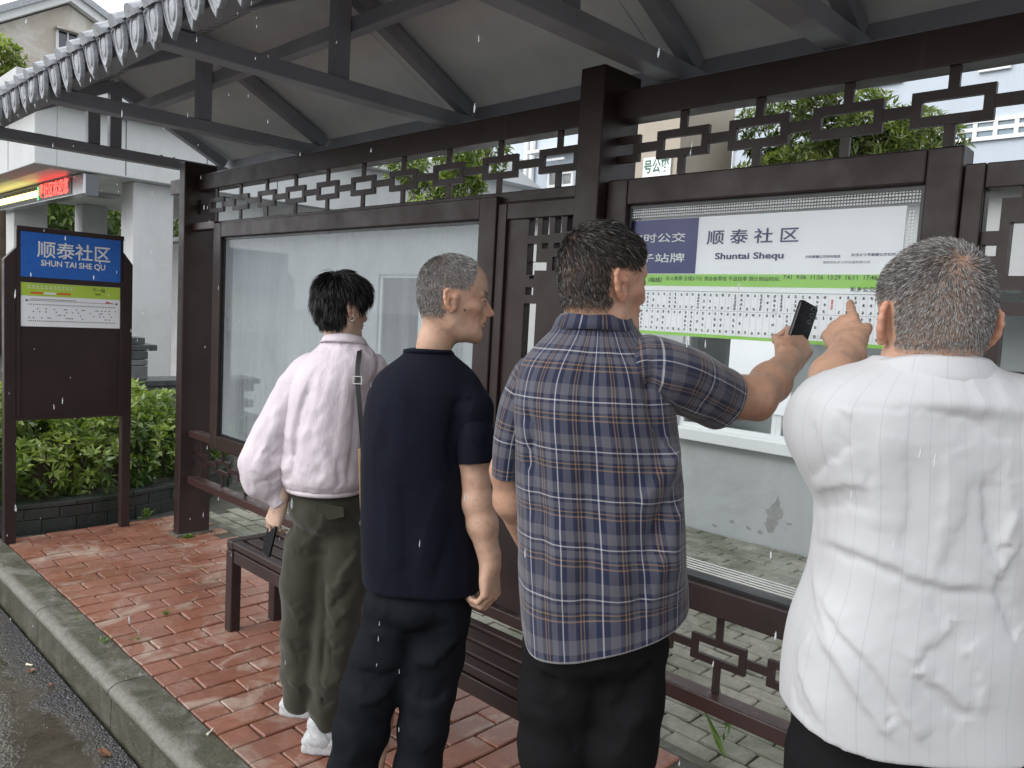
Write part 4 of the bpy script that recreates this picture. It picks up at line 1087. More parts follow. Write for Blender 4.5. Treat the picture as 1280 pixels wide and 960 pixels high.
            Q = np.stack([cell(1, 1), cell(0, 1), cell(0, 0), cell(1, 0)], 1); Q[~fl] = Q[~fl][:, ::-1]; Fs.append(Q)
        return V, np.concatenate(Fs)
def vnormals(V, F):
    a, b, c = V[F[:, 0]], V[F[:, 1]], V[F[:, 2]]; n_ = np.cross(c-a, V[F[:, 3]]-b) if F.shape[1] == 4 else np.cross(b-a, c-a)
    N_ = np.zeros_like(V)
    for i in range(F.shape[1]): np.add.at(N_, F[:, i], n_)
    return N_/(np.linalg.norm(N_, axis=1, keepdims=True)+1e-12)
def smooth_mesh(V, F, it=2, lam=.5):
    V = V.copy()
    for _ in range(it):
        acc = np.zeros_like(V); cnt = np.zeros(len(V))
        for i in range(F.shape[1]):
            j = (i+1) % F.shape[1]; np.add.at(acc, F[:, i], V[F[:, j]]); np.add.at(acc, F[:, j], V[F[:, i]]); np.add.at(cnt, F[:, i], 1); np.add.at(cnt, F[:, j], 1)
        V += lam*(acc/np.maximum(cnt, 1)[:, None]-V)
    return V
def fbm(P, scale, seed=0, octv=2):
    out = np.zeros(len(P)); Q = P*scale + np.array([seed*7.3, seed*3.1, seed*1.7])
    for i, p in enumerate(Q): out[i] = mnoise.fractal(Vector(p), 1.0, 2.0, octv)
    return out
def project(P):
    v = P-CC; w_ = v@CF; return np.stack([640+FPX*(v@CR)/w_, 480-FPX*(v@CU)/w_], 1), w_

def sdf_shirt(rings, chains, h=.005, k=.03, it=2, hem=0.0):
    pts = np.array([r[0] for r in rings]+[p for c in chains for p in c[0]]); f = Field(pts.min(0)-.24, pts.max(0)+.24, h)
    f.torso(rings, .01, hem)
    for P, R in chains: f.chain(P, R, k)
    V, F = f.mesh(); V = smooth_mesh(V, F, it, .5); C = np.array([r[0] for r in rings]); C = C[np.argsort(C[:, 2])]
    cx, cy = np.interp(V[:, 2], C[:, 2], C[:, 0]), np.interp(V[:, 2], C[:, 2], C[:, 1]); q = V-np.stack([cx, cy, V[:, 2]], 1)
    return V, F, np.stack([np.arctan2(q@E1, -(q@E2)-.0)*.16, V[:, 2]], 1)
def catmull(A, n):
    A = np.asarray(A, float); m_ = len(A); t = np.linspace(0, m_-1, n); i = np.clip(t.astype(int), 0, m_-2); f = (t-i)[:, None]
    g = lambda k: A[np.clip(k, 0, m_-1)]
    p0, p1, p2, p3 = g(i-1), g(i), g(i+1), g(i+2)
    return .5*((2*p1)+(-p0+p2)*f+(2*p0-5*p1+4*p2-p3)*f*f+(-p0+3*p1-3*p2+p3)*f**3)
def loft(rings, nu=140, nv=110, cap=False):
    """rings: (centre, axis1, axis2, exponent). Returns V (nv*nu), quads, uv in metres"""
    A = np.array([np.concatenate([r[0], r[1], r[2], [r[3]]]) for r in rings]); A = catmull(A, nv)
    th = np.linspace(0, 2*math.pi, nu+1)     # seam duplicated for clean uv
    th = th + math.pi/2                      # seam on the far side (+axis2), centre of the back at mid-u
    V = np.zeros((nv, nu+1, 3)); c, s_ = np.cos(th), np.sin(th)
    for i in range(nv):
        e = 2/A[i, 9]; cc = np.sign(c)*np.abs(c)**e; ss = np.sign(s_)*np.abs(s_)**e
        V[i] = A[i, :3] + cc[:, None]*A[i, 3:6] + ss[:, None]*A[i, 6:9]
    vl = np.concatenate([[0], np.cumsum(np.linalg.norm(np.diff(V.mean(1), axis=0), axis=1))])
    # along the surface for the near shoulder region
    du = np.linalg.norm(np.diff(V, axis=1), axis=2); cu = np.concatenate([np.zeros((nv, 1)), np.cumsum(du, 1)], 1)
    ref = np.max(cu[:, -1]); U = (cu/np.maximum(cu[:, -1:], 1e-9)).mean(0)*np.median(cu[:, -1])
    uv = np.stack([np.tile(U-U[-1]/2, (nv, 1)), np.tile(vl[:, None], (1, nu+1))], -1)
    i, j = np.meshgrid(np.arange(nv-1), np.arange(nu), indexing='ij'); b = (i*(nu+1)+j).ravel()
    F = np.stack([b, b+1, b+nu+2, b+nu+1], 1)
    return V.reshape(-1, 3), F, uv.reshape(-1, 2)
def ring(xc, yc, half, b, w_, n=2.2, tilt=0, yaw=0, dx=0):
    """horizontal body ring whose silhouette is half px wide at depth w_"""
    a = half*w_/(ray(xc, yc)@E2)/FPX; c, s_ = math.cos(yaw), math.sin(yaw); e1 = E1*c+E2*s_; e2 = -E1*s_+E2*c
    return (A_(xc, yc, w_), e1*a + EZ*tilt, e2*b, n)
def tube_rings(pts, rads, n=2.0, inner=None):
    """rings across a 3-D path; pts world, rads half sizes (r or (r1,r2))"""
    out = []; pts = [np.asarray(p, float) for p in pts]; prev = None; rads = list(rads)
    if inner is not None:                        # sleeve head closed inside the torso
        r0 = rads[0]; r0 = r0 if hasattr(r0, '__len__') else (r0, r0)
        pts = [np.asarray(inner, float), np.asarray(inner, float)*.6+pts[0]*.4] + pts; rads = [(.004, .004), (r0[0]*.62, r0[1]*.62)] + rads
    for i, p in enumerate(pts):
        d = unit(pts[min(i+1, len(pts)-1)]-pts[max(i-1, 0)])
        x = E1 if prev is None else prev
        if prev is None and abs(d@E1) > .75: x = EZ
        x = unit(x-d*(x@d)); prev = x; y = np.cross(d, x); r = rads[i]; r = r if hasattr(r, '__len__') else (r, r)
        out.append((p, x*r[0], y*r[1], n))
    return out
def shirt_tail(L, nu, drop, rise=0, part=.2):
    V, F, U = L; nv = len(V)//(nu+1); G = V.reshape(nv, nu+1, 3).copy(); ph = np.linspace(-math.pi, math.pi, nu+1)
    wv = np.clip(1-np.linspace(0, 1, nv)/part, 0, 1)[:, None]**1.3
    G[..., 2] += wv*(-drop*np.cos(ph)*(np.abs(ph) < math.pi/2) - drop*.8*np.abs(np.cos(ph))*(np.abs(ph) >= math.pi/2) + rise*np.exp(-((np.abs(ph)-math.pi/2)/.35)**2))[None]
    return G.reshape(-1, 3), F, U
def merge(parts):
    Vs, Fs, Us, o = [], [], [], 0
    for V, F, U in parts: Vs.append(V); Fs.append(F+o); Us.append(U); o += len(V)
    return np.concatenate(Vs), np.concatenate(Fs), np.concatenate(Us)
def creases(V, F, lines, taper=True):
    """lines: (pixel polyline on the garment, depth m, width m). The polyline is laid on the surface, then the cloth is
    raised (+) or pressed in (-) around it in 3-D"""
    N_ = vnormals(V, F); P2, W_ = project(V); facing = np.einsum('ij,ij->i', N_, V-CC) < 0
    disp = np.zeros(len(V)); fi = np.where(facing)[0]
    for pts, amp, wid in lines:
        pts = catmull(np.array(pts, float), max(12, 6*len(pts))); Q = []; QN = []
        for p in pts:
            dd = ((P2[fi]-p)**2).sum(1); near = fi[dd < dd.min()+36]; j_ = near[np.argmin(W_[near])]; Q.append(V[j_]); QN.append(N_[j_])
        Q = np.array(Q); best = np.full(len(V), 9.0); tt = np.zeros(len(V))
        lo, hi = Q.min(0)-wid*7, Q.max(0)+wid*7; box = np.all((V > lo) & (V < hi), axis=1); X = V[box]
        bd = np.full(len(X), 9.0); bt = np.zeros(len(X)); bs = np.ones(len(X))
        for i in range(len(Q)-1):
            ba = Q[i+1]-Q[i]; t = np.clip((X-Q[i])@ba/(ba@ba+1e-12), 0, 1); d = np.linalg.norm(X-Q[i]-t[:, None]*ba, axis=1)
            u = d < bd; bd[u] = d[u]; bt[u] = (i+t[u])/(len(Q)-1); bs[u] = np.sign(np.cross(X[u]-Q[i], ba)@QN[i])
        we = np.where(bs > 0, wid*.75, wid*2.4); f = 1/(1+(bd/we)**2)**1.5      # steep on one side, long slope on the other
        if taper: f = f*np.clip(np.sin(np.clip(bt, .02, .98)*math.pi)*1.8, .25, 1)
        disp[box] += amp*f
    return V + N_*disp[:, None]
def crumple(V, F, amp, scale, seed, stretch=(1, 1, 1)):
    """sharp-ridged crumpling"""
    N_ = vnormals(V, F); n_ = fbm(V*np.array(stretch), scale, seed, 2); m_ = fbm(V, scale*.35, seed+5, 1)
    return V + N_*(amp*(.55-np.abs(n_)*1.9)*np.clip(.5+m_*1.6, 0, 1.2))[:, None]
def wrinkle(V, F, amp, scale, seed, stretch=(1, 1, 1), octv=2):
    N_ = vnormals(V, F); return V + N_*(fbm(V*np.array(stretch), scale, seed, octv)*amp)[:, None]

# ------------------------------------------------------------------ materials for people
def skin_mat(key, c):
    k = N(key); v = k.coord('World'); a = k.n('ShaderNodeAttribute', attribute_name='col')
    mott = k.ramp(k.noise(45, 7, .75, v), [(.28, (.80, .72, .68)), (.5, (1, .97, .95)), (.72, (1.10, 1.06, 1.02))])
    k.base(k.mix(1.0, a.outputs['Color'], mott, 'MULTIPLY'))
    k.set('Roughness', k.ramp(k.noise(35, 4, .6, v), [(.3, (.38,)*3), (.7, (.6,)*3)])); k.set('Subsurface Weight', .12); k.b.inputs['Subsurface Radius'].default_value = (.012, .005, .003); k.set('Subsurface Scale', 1.0)
    b1 = k.bump(k.noise(420, 3, .6, v), .22, .001); k.bump(k.noise(120, 5, .75, v, .8), .3, .002, b1); return k.done(key)
skin_mat('skin', None)
def hair_mat():
    k = N('hair'); a = k.n('ShaderNodeAttribute', attribute_name='col'); k.base(a.outputs['Color']); k.set('Roughness', .42); k.set('Specular IOR Level', .35); return k.done('hair')
hair_mat()
def weave(k, v, s=900, st=.08):
    return k.bump(k.noise(s, 2, .5, v), st, .0006)
def cloth(key, c, rough=.85, vary=.1, sheen=.2, wr=.25, wscale=38, spec=.2):
    k = N(key); v = k.coord('World')
    k.base(k.ramp(k.noise(7, 4, .6, v), [(.3, tuple(x*(1-vary) for x in c)), (.7, tuple(min(1, x*(1+vary)) for x in c))]))
    k.set('Roughness', rough); k.set('Sheen Weight', sheen); k.set('Sheen Roughness', .5); k.set('Specular IOR Level', spec)
    b1 = weave(k, v); mp = k.n('ShaderNodeMapping'); mp.inputs['Scale'].default_value = (1, 1, .45); k.l(v, mp.inputs['Vector'])
    k.bump(k.noise(wscale, 3, .55, mp.outputs[0], .6), wr, .006, b1); return k.done(key)
cloth('navy_tee', (.0045, .0055, .0125), .85, .2, .02, .10, 22, .14)
cloth('black_cloth', (.0085, .0092, .012), .8, .2, .0, .12, 20, .08); cloth('black_cloth_b', (.0088, .0088, .0096), .85, .2, .0, .12, 20, .08)
cloth('olive_cloth', (.036, .034, .023), .85, .15, .2, .15, 24)
cloth('pink_shell', (.60, .53, .57), .5, .04, .1, .5, 46)
simple('rubber_white', (.44, .45, .46), .55, vary=.22, scale=45, bump=.5); simple('rubber_dark', (.06, .06, .06), .7)
simple('leather_black', (.008, .008, .009), .6, bump=.2, bscale=300); simple('leather_tan', (.42, .27, .14), .5, bump=.2, bscale=200)
simple('phone_black', (.008, .008, .010), .18); simple('phone_grey', (.02, .021, .026), .22); simple('lens_glass', (.005, .005, .01), .05)
simple('buckle', (.6, .6, .58), .25, metal=1); simple('phone_case', (.25, .12, .07), .5)
def white_shirt():
    k = N('white_shirt'); u = k.n('ShaderNodeUVMap', uv_map='UVMap').outputs[0]; v = k.coord('World')
    sx = k.n('ShaderNodeSeparateXYZ'); k.l(u, sx.inputs[0])
    fr = k.math('FRACT', k.math('DIVIDE', k.math('ADD', sx.outputs['X'], 10.0), .034))
    line = k.ramp(fr, [(0, (1,)*3), (.045, (1,)*3), (.055, (0,)*3), (1, (0,)*3)])
    fr2 = k.math('FRACT', k.math('DIVIDE', k.math('ADD', sx.outputs['X'], 10.004), .0034)); rib = k.ramp(fr2, [(.35, (1,)*3), (.5, (.955,)*3), (.65, (1,)*3)])
    base = k.mix(1.0, k.mix(k.math('MULTIPLY', line, .4), (.50, .50, .51), (.36, .36, .38)), rib, 'MULTIPLY')
    k.base(base); k.set('Roughness', .75); k.set('Sheen Weight', .15); k.set('Specular IOR Level', .25)
    b1 = weave(k, v, 800, .06); mp = k.n('ShaderNodeMapping'); mp.inputs['Scale'].default_value = (1, 1, .5); k.l(v, mp.inputs['Vector'])
    k.bump(k.noise(30, 3, .5, mp.outputs[0], .5), .16, .006, b1)
    tr = k.n('ShaderNodeBsdfTranslucent'); tr.inputs['Color'].default_value = (.7, .7, .7, 1); ms = k.n('ShaderNodeMixShader'); ms.inputs[0].default_value = .12
    k.l(k.b.outputs[0], ms.inputs[1]); k.l(tr.outputs[0], ms.inputs[2]); k.l(ms.outputs[0], k.t.nodes['Material Output'].inputs['Surface']); return k.done('white_shirt')
white_shirt()
def plaid():
    k = N('plaid'); u = k.n('ShaderNodeUVMap', uv_map='UVMap').outputs[0]; v = k.coord('World')
    sx = k.n('ShaderNodeSeparateXYZ'); k.l(u, sx.inputs[0])
    nav, gry, wht, tan, blk = (.013, .0175, .044), (.088, .086, .106), (.42, .41, .43), (.185, .118, .078), (.006, .006, .010)
    def bands(co, per, stops):
        fr = k.math('FRACT', k.math('DIVIDE', k.math('ADD', co, 20.0), per)); r = k.n('ShaderNodeValToRGB'); r.color_ramp.interpolation = 'CONSTANT'; e = r.color_ramp.elements
        while len(e) < len(stops): e.new(.5)
        for el, (p, c) in zip(e, stops): el.position = p; el.color = (*c, 1)
        k.l(fr, r.inputs['Fac']); return r.outputs['Color']
    warp = bands(sx.outputs['X'], .076, [(0, wht), (.035, nav), (.16, gry), (.36, nav), (.43, blk), (.47, tan), (.51, nav), (.56, tan), (.59, blk), (.63, nav), (.68, gry), (.86, nav)])
    weft = bands(sx.outputs['Y'], .100, [(0, wht), (.025, nav), (.12, gry), (.34, nav), (.62, tan), (.65, nav), (.69, blk), (.72, tan), (.75, nav), (.8, gry), (.93, nav)])
    tw = k.math('FRACT', k.math('MULTIPLY', k.math('ADD', sx.outputs['X'], sx.outputs['Y']), 520)); fac = k.ramp(tw, [(.35, (.4,)*3), (.65, (.6,)*3)])
    k.base(k.mix(fac, warp, weft)); k.set('Roughness', .85); k.set('Sheen Weight', .25); k.set('Specular IOR Level', .2)
    b1 = weave(k, v, 700, .1); mp = k.n('ShaderNodeMapping'); mp.inputs['Scale'].default_value = (1, 1, .5); k.l(v, mp.inputs['Vector']); k.bump(k.noise(34, 3, .5, mp.outputs[0], .5), .2, .006, b1); return k.done('plaid')
plaid()

# ------------------------------------------------------------------ heads
def sstep(a, b, x): t = np.clip((x-a)/(b-a), 0, 1); return t*t*(3-2*t)
def head_field(neck_to, sc=1.0, jaw=1.0, neck_r=.056, hi=.0024, ear_out=.35, thin=0):
    f = Field((-.115, -.16, -.25), (.115, .145, .15), hi)
    f.ell((0, -.012, .043), (.077, .097, .086), .01)
    f.ell((0, -.040, .0), (.066, .066, .070), .03)
    f.ell((0, .028, -.030), (.061, .062, .085), .03)
    f.ell((0, .030, .045), (.066, .062, .060), .03)                       # forehead
    f.ell((0, .028, -.088), (.050*jaw, .046, .034), .03)
    f.cone((-.048*jaw, -.005, -.07), (-.018, .068, -.102), .016, .014, .03); f.cone((.048*jaw, -.005, -.07), (.018, .068, -.102), .016, .014, .03)
    f.ell((0, .074, -.104), (.020, .017, .017), .02)
    for s_ in (-1, 1):
        f.ell((s_*.046, .050, -.026), (.020, .024, .020), .02)            # cheekbone
        f.ell((s_*.034, .097, .004), (.020, .019, .0125), .013, cut=True)   # socket
        f.ell((s_*.032, .0755, .001), (.0145, .0145, .0125), .004)         # lidded eye
        f.cone((s_*.014, .086, .021), (s_*.047, .072, .021), .0085, .0075, .010)
        f.ell((s_*.0125, .100, -.038), (.0085, .012, .0075), .006)
    f.cone((0, .085, .012), (0, .113, -.030), .0072, .0098, .009); f.ell((0, .114, -.034), (.0095, .0105, .0088), .007); f.cone((0, .074, .008), (0, .090, -.036), .013, .016, .012); f.cone((0, .094, -.040), (0, .090, -.055), .009, .008, .01)
    f.ell((0, .086, -.061), (.023, .013, .015), .012)
    f.cone((-.020, .088, -.0615), (.020, .088, -.0615), .0050, .0050, .006); f.cone((-.016, .089, -.071), (.016, .089, -.071), .0056, .0056, .006)
    f.cone((-.026, .090, -.0662), (0, .0985, -.0662), .0022, .0026, .003, cut=True); f.cone((.026, .090, -.0662), (0, .0985, -.0662), .0022, .0026, .003, cut=True)
    for s_ in (-1, 1): f.ell((s_*.068, .052, -.058), (.014, .022, .022), .03, cut=True)
    f.cone((0, -.030, -.045), (np.array(neck_to)*.5+np.array((0, -.030, -.045))*.5), .057, neck_r, .03)
    f.cone(np.array(neck_to)*.5+np.array((0, -.030, -.045))*.5, neck_to, neck_r, neck_r*1.10, .03)
    for s_ in (-1, 1):                                                     # ears
        o = np.array((s_*.074, -.014, -.010)); out = np.array((s_*math.sin(ear_out), -math.cos(ear_out), 0)); up = unit((0, -.18, 1))
        def ep(a, b, lift=0): return o + out*a + up*b + unit(np.cross(out, up))*lift
        rim = [ep(.000, .018), ep(.006, .030), ep(.016, .034), ep(.025, .026), ep(.028, .010), ep(.025, -.006), ep(.017, -.018), ep(.009, -.026)]
        f.chain(rim, [.0046]*5+[.0048, .0052, .0060], .004)
        f.cone(rim[-1], ep(.003, -.020), .0062, .0045, .005)
        Rm = np.stack([unit(np.cross(up, out)), out, up]); f.ell(ep(.012, .005), (.0045, .015, .026), .006, Rm)
        f.cone(ep(.010, .022), ep(.018, .002), .0035, .004, .004)
        f.ell(ep(.007, .0) + np.array((s_*.006, .004, 0)), (.007, .0095, .012), .004, cut=True)
        f.cone(o+np.array((0, .004, .014)), o+np.array((0, .004, -.014)), .010, .009, .010)
    return f
def hair_mask(L, front, temple, nape, ear_gap=.018):
    """0..1 where hair grows, in head coordinates"""
    x, y, z = L[:, 0], L[:, 1], L[:, 2]
    line = np.where(y > .03, temple + (front-temple)*sstep(.03, .085, y), np.where(y > -.005, .012+(temple-.012)*sstep(-.005, .03, y), .012+(nape-.012)*sstep(-.005, -.045, y)))
    m_ = sstep(-.012, .020, z-line)
    ear = (np.abs(x) > .066) & (y > -.048) & (y < .012) & (z < .030) & (z > -.05)
    m_[ear] = 0; return m_
def make_head(parent, px, py, w_, face, pitch=0, roll=0, sc=.93, neck_w=None, skin=(.36, .2, .135), hair=None, jaw=1.0, neck_r=.056, ear_out=.35, seed=1):
    """face: angle in degrees, 0 looks straight away from the viewer, 90 to the right"""
    a = math.radians(face); ey = E2*math.cos(a)+E1*math.sin(a); ex = unit(np.cross(ey, EZ)); ez = EZ
    p_ = math.radians(pitch); ey, ez = ey*math.cos(p_)+ez*math.sin(p_), ez*math.cos(p_)-ey*math.sin(p_)
    r_ = math.radians(roll); ex, ez = ex*math.cos(r_)+ez*math.sin(r_), ez*math.cos(r_)-ex*math.sin(r_)
    R = np.stack([ex, ey, ez]); O = A_(px, py, w_)
    nk = (R@(np.asarray(neck_w)-O))/sc
    f = head_field(nk, sc, jaw, neck_r, ear_out=ear_out); L, F = f.mesh()
    L = smooth_mesh(L, F, 1, .4)
    V = O + (L*sc)@R
    c = np.tile(np.array(skin), (len(L), 1)); x, y, z = L.T
    def tint(mask, col, amt): c[:] = c*(1-mask[:, None]*amt) + np.array(col)*mask[:, None]*amt
    red = tuple(np.array(skin)*np.array((1.08, .82, .74)))
    tint(sstep(.070, .085, np.abs(x))*(z < .03), red, .6); tint(np.exp(-((z+.066)/.010)**2)*(y > .082)*(np.abs(x) < .026), tuple(np.array(skin)*np.array((.82, .62, .60))), .6)
    tint(np.exp(-(((y-.09)**2+(z+.03)**2+x**2)/.02**2)), red, .4); tint(sstep(.06, .045, np.hypot(np.abs(x)-.045, z+.03))*(y > .03), red, .3)
    dark = tuple(np.array(skin)*.35)
    tint(np.exp(-((z-.024)/.006)**2)*(y > .06)*(np.abs(x) > .012)*(np.abs(x) < .054), (.02, .017, .015), .75)      # brows
    tint(np.exp(-((z-.001)/.0028)**2)*(y > .07)*(np.abs(np.abs(x)-.032) < .014), (.02, .015, .012), .9)             # lash line
    tint(np.exp(-((np.abs(np.abs(x)-.083))/.004)**2)*(y > -.03)*(y < -.005)*(np.abs(z+.01) < .012), dark, .5)
    hm = np.zeros(len(L))
    if hair:
        hm = hair_mask(L, hair['front'], hair['temple'], hair['nape']); dens = np.ones(len(L))
        if 'bald' in hair:
            for (bx, by, bz, br, amt) in hair['bald']: dens *= 1-amt*np.exp(-((x-bx)**2+(y-by)**2+(z-bz)**2)/br**2)
        if 'thin_top' in hair: dens *= 1-hair['thin_top']*sstep(.085, .125, z)*sstep(-.06, .02, y)
        scalp = np.array(skin)*.45*.5+np.array(hair['col'][0])*.5
        c[:] = c*(1-(hm*dens)[:, None]*hair.get('scalp', .85)) + scalp*(hm*dens)[:, None]*hair.get('scalp', .85)
    body = (V, F, c)
    ho = None
    if hair:
        rng = np.random.default_rng(seed); N_ = vnormals(L, F)
        cen = L[F].mean(1); fm = (hm*dens)[F].mean(1); fn = N_[F].mean(1)
        sel = rng.choice(len(F), hair['n'], p=np.clip(fm, 0, 1)/np.clip(fm, 0, 1).sum())
        Pn = cen[sel]+rng.normal(size=(len(sel), 3))*.0014; nn = unit_rows(fn[sel])
        wh = np.array(hair.get('whorl', (.0, -.06, .11)))                     # flow away from the crown whorl
        rel = Pn-wh; flow = rel - nn*(rel*nn).sum(1)[:, None]; flow = unit_rows(flow)
        swirl = np.cross(nn, flow); flow = unit_rows(flow + swirl*hair.get('swirl', .35)*np.exp(-np.linalg.norm(rel, axis=1)/.05)[:, None])
        if 'comb' in hair: flow = unit_rows(flow + np.array(hair['comb'])[None])
        lay = hair.get('lay', .6); top = sstep(.02, .10, Pn[:, 2]); ln = hair['len'][0]*(1-top)+hair['len'][1]*top
        fade = sstep(-.07, -.01, Pn[:, 2]); ln = ln*(hair.get('nape_len', .5)+(1-hair.get('nape_len', .5))*fade)
        ln = ln*rng.uniform(.65, 1.15, len(sel))
        clump = np.array([mnoise.noise_vector(Vector(q)*hair.get('cl', 55)) for q in Pn])
        d0 = unit_rows(nn*(1-lay)+flow*lay+rng.normal(size=Pn.shape)*hair.get('rand', .16)+clump*hair.get('clump', .25))
        d1 = unit_rows(d0*.6+flow*.7+np.array((0, 0, -hair.get('grav', .2)))[None]+rng.normal(size=Pn.shape)*.08)
        d1 = unit_rows(d1 - nn*np.minimum(0, (d1*nn).sum(1))[:, None]*.9)
        wd = hair.get('wid', .0007); pts = [Pn-nn*.001, Pn+d0*(ln*.4)[:, None], Pn+d0*(ln*.4)[:, None]+d1*(ln*.35)[:, None]]
        d2 = unit_rows(d1+np.array((0, 0, -hair.get('grav', .2)))[None]*.8); d2 = unit_rows(d2 - nn*np.minimum(0, (d2*nn).sum(1))[:, None]); pts.append(pts[-1]+d2*(ln*.3)[:, None])
        sd = unit_rows(np.cross(d0, rng.normal(size=Pn.shape))); n_ = len(Pn); ws = (1, .95, .7, .12)
        VV = np.stack([pts[k]+sd*wd*ws[k]*s_ for k in range(4) for s_ in (-1, 1)], 1).reshape(-1, 3)
        b = np.arange(n_)[:, None]*8; FF = np.concatenate([b+np.array([[2*k, 2*k+1, 2*k+3, 2*k+2]]) for k in range(3)], 1).reshape(-1, 4)
        # grey strands: share by region
        g = hair['grey'](Pn) if callable(hair.get('grey')) else np.full(n_, hair.get('grey', 0)); isg = rng.uniform(size=n_) < g
        cc = np.where(isg[:, None], np.array(hair['col'][1])*rng.uniform(.6, 1.15, (n_, 1)), np.array(hair['col'][0])*rng.uniform(.6, 1.5, (n_, 1)))
        ho = nmesh('hair', O+(VV*sc)@R, FF, M('hair'), parent, smooth=True, cols=np.repeat(cc, 8, 0))
    return body, ho, (O, R, sc)
def unit_rows(A): return A/(np.linalg.norm(A, axis=1, keepdims=True)+1e-12)

# ------------------------------------------------------------------ hands and arms
def hand_prims(f, wrist, zdir, palm, curls, thumb=(.6, .3, .2), s_=1.0, side=1, spread=.06, wr=.028):
    """zdir: along the fingers; palm: direction the palm faces; side +1: thumb on +x where x = palm x z ... """
    z = unit(zdir); y = unit(np.asarray(palm)-z*(np.asarray(palm)@z)); x = np.cross(y, z)*side
    def P(a, b, c): return wrist + (x*a + y*b + z*c)*s_
    f.cone(P(0, 0, -.03), P(0, 0, .012), wr, wr*.92, .015)
    mcp = [(.032, -.004, .088), (.011, -.006, .094), (-.011, -.005, .090), (-.031, -.001, .080)]
    for i, m_ in enumerate(mcp):
        f.cone(P((.020, .007, -.007, -.019)[i], 0, .008), P(*m_), .0155*s_, .0118*s_, .014)
    f.ell(P(.0, .010, .045), (.034*s_, .014*s_, .042*s_), .014, np.stack([x, y, z]))
    f.cone(P(.022, .006, .012), P(.040, .012, .045), .015*s_, .012*s_, .014)
    ln = [(.042, .026, .021), (.046, .030, .022), (.043, .028, .022), (.034, .021, .019)]
    rr_ = [(.0098, .0088, .0080), (.0100, .0090, .0081), (.0095, .0086, .0077), (.0086, .0077, .0070)]
    ends = []
    for i in range(4):
        p = P(*mcp[i]); ang = 0; sp = spread*(1.5-i)
        for j in range(3):
            ang += curls[i][j]; d = (z*math.cos(ang)+y*math.sin(ang))+x*sp*math.cos(ang); d = unit(d); q = p+d*ln[i][j]*s_
            r0 = rr_[i][j]*s_; r1 = (rr_[i][j+1] if j < 2 else rr_[i][2]*.86)*s_
            f.cone(p, q, r0*1.04, r1, .0035); p = q
        ends.append(p)
    a, b, c = thumb; p = P(.040, .012, .045); d = unit(x*math.sin(a)+z*math.cos(a)+y*b)
    for j, L in enumerate((.034, .028)):
        q = p+d*L*s_; f.cone(p, q, (.0118, .0104)[j]*s_, (.0104, .0085)[j]*s_, .005); p = q; d = unit(d + (-x*c+y*c*.6+z*.25))
    return ends
def skin_mesh(field, skin, shade=None, it=1):
    V, F = field.mesh(); V = smooth_mesh(V, F, it, .4); c = np.tile(np.array(skin), (len(V), 1))
    n_ = fbm(V, 28, 3, 3); c *= (1+.09*n_)[:, None]
    sp = fbm(V, 70, 9, 2); c *= (1-.22*sstep(.45, .8, sp))[:, None]
    if shade: shade(V, c)
    return V, F, c
def person(loc, label): return empty('person', loc, label, 'person')
def body_mesh(parent, parts):
    V = np.concatenate([p[0] for p in parts]); o = 0; Fs = []
    for p in parts: Fs.append(p[1]+o); o += len(p[0])
    return nmesh('body', V, np.concatenate(Fs), M('skin'), parent, smooth=True, cols=np.concatenate([p[2] for p in parts]))
def garment(name, parts, mat, parent, lines=(), noise=((.004, 9, 1, (1, 1, .5)),), thick=.0015, crum=None):
    out = []
    for V, F, U in parts:
        for (amp, sc_, sd_, st_) in noise: V = wrinkle(V, F, amp, sc_, sd_, st_)
        out.append((V, F, U))
    V, F, U = merge(out)
    if crum: V = crumple(V, F, *crum)
    if lines: V = creases(V, F, lines)
    o = nmesh(name, V, F, mat, parent, smooth=True, uv=U)
    if thick: s_ = o.modifiers.new('thickness', 'SOLIDIFY'); s_.thickness = thick; s_.offset = -1
    return o
def trousers(name, parent, mat, hip, legs, lines=(), h=.008, seed=1, noise=.004):
    """hip: (centre, (rx,ry,rz)); legs: lists of (world point, radius)"""
    pts = np.array([p for L in legs for p, r in L]+[hip[0]]); lo = pts.min(0)-.2; hi = pts.max(0)+.2
    f = Field(lo, hi, h); Rm = np.stack([E1, E2, EZ]); f.ell(hip[0], hip[1], .02, Rm)
    for L in legs: f.chain([p for p, r in L], [r for p, r in L], .028)
    V, F = f.mesh(); V = smooth_mesh(V, F, 2, .5)
    V = wrinkle(V, F, noise, 10, seed, (1, 1, .3)); V = crumple(V, F, noise*1.2, 13, seed+3, (1, 1, .7))
    if lines: V = creases(V, F, lines)
    # flat hems
    return nmesh(name, V, F, mat, parent, smooth=True)
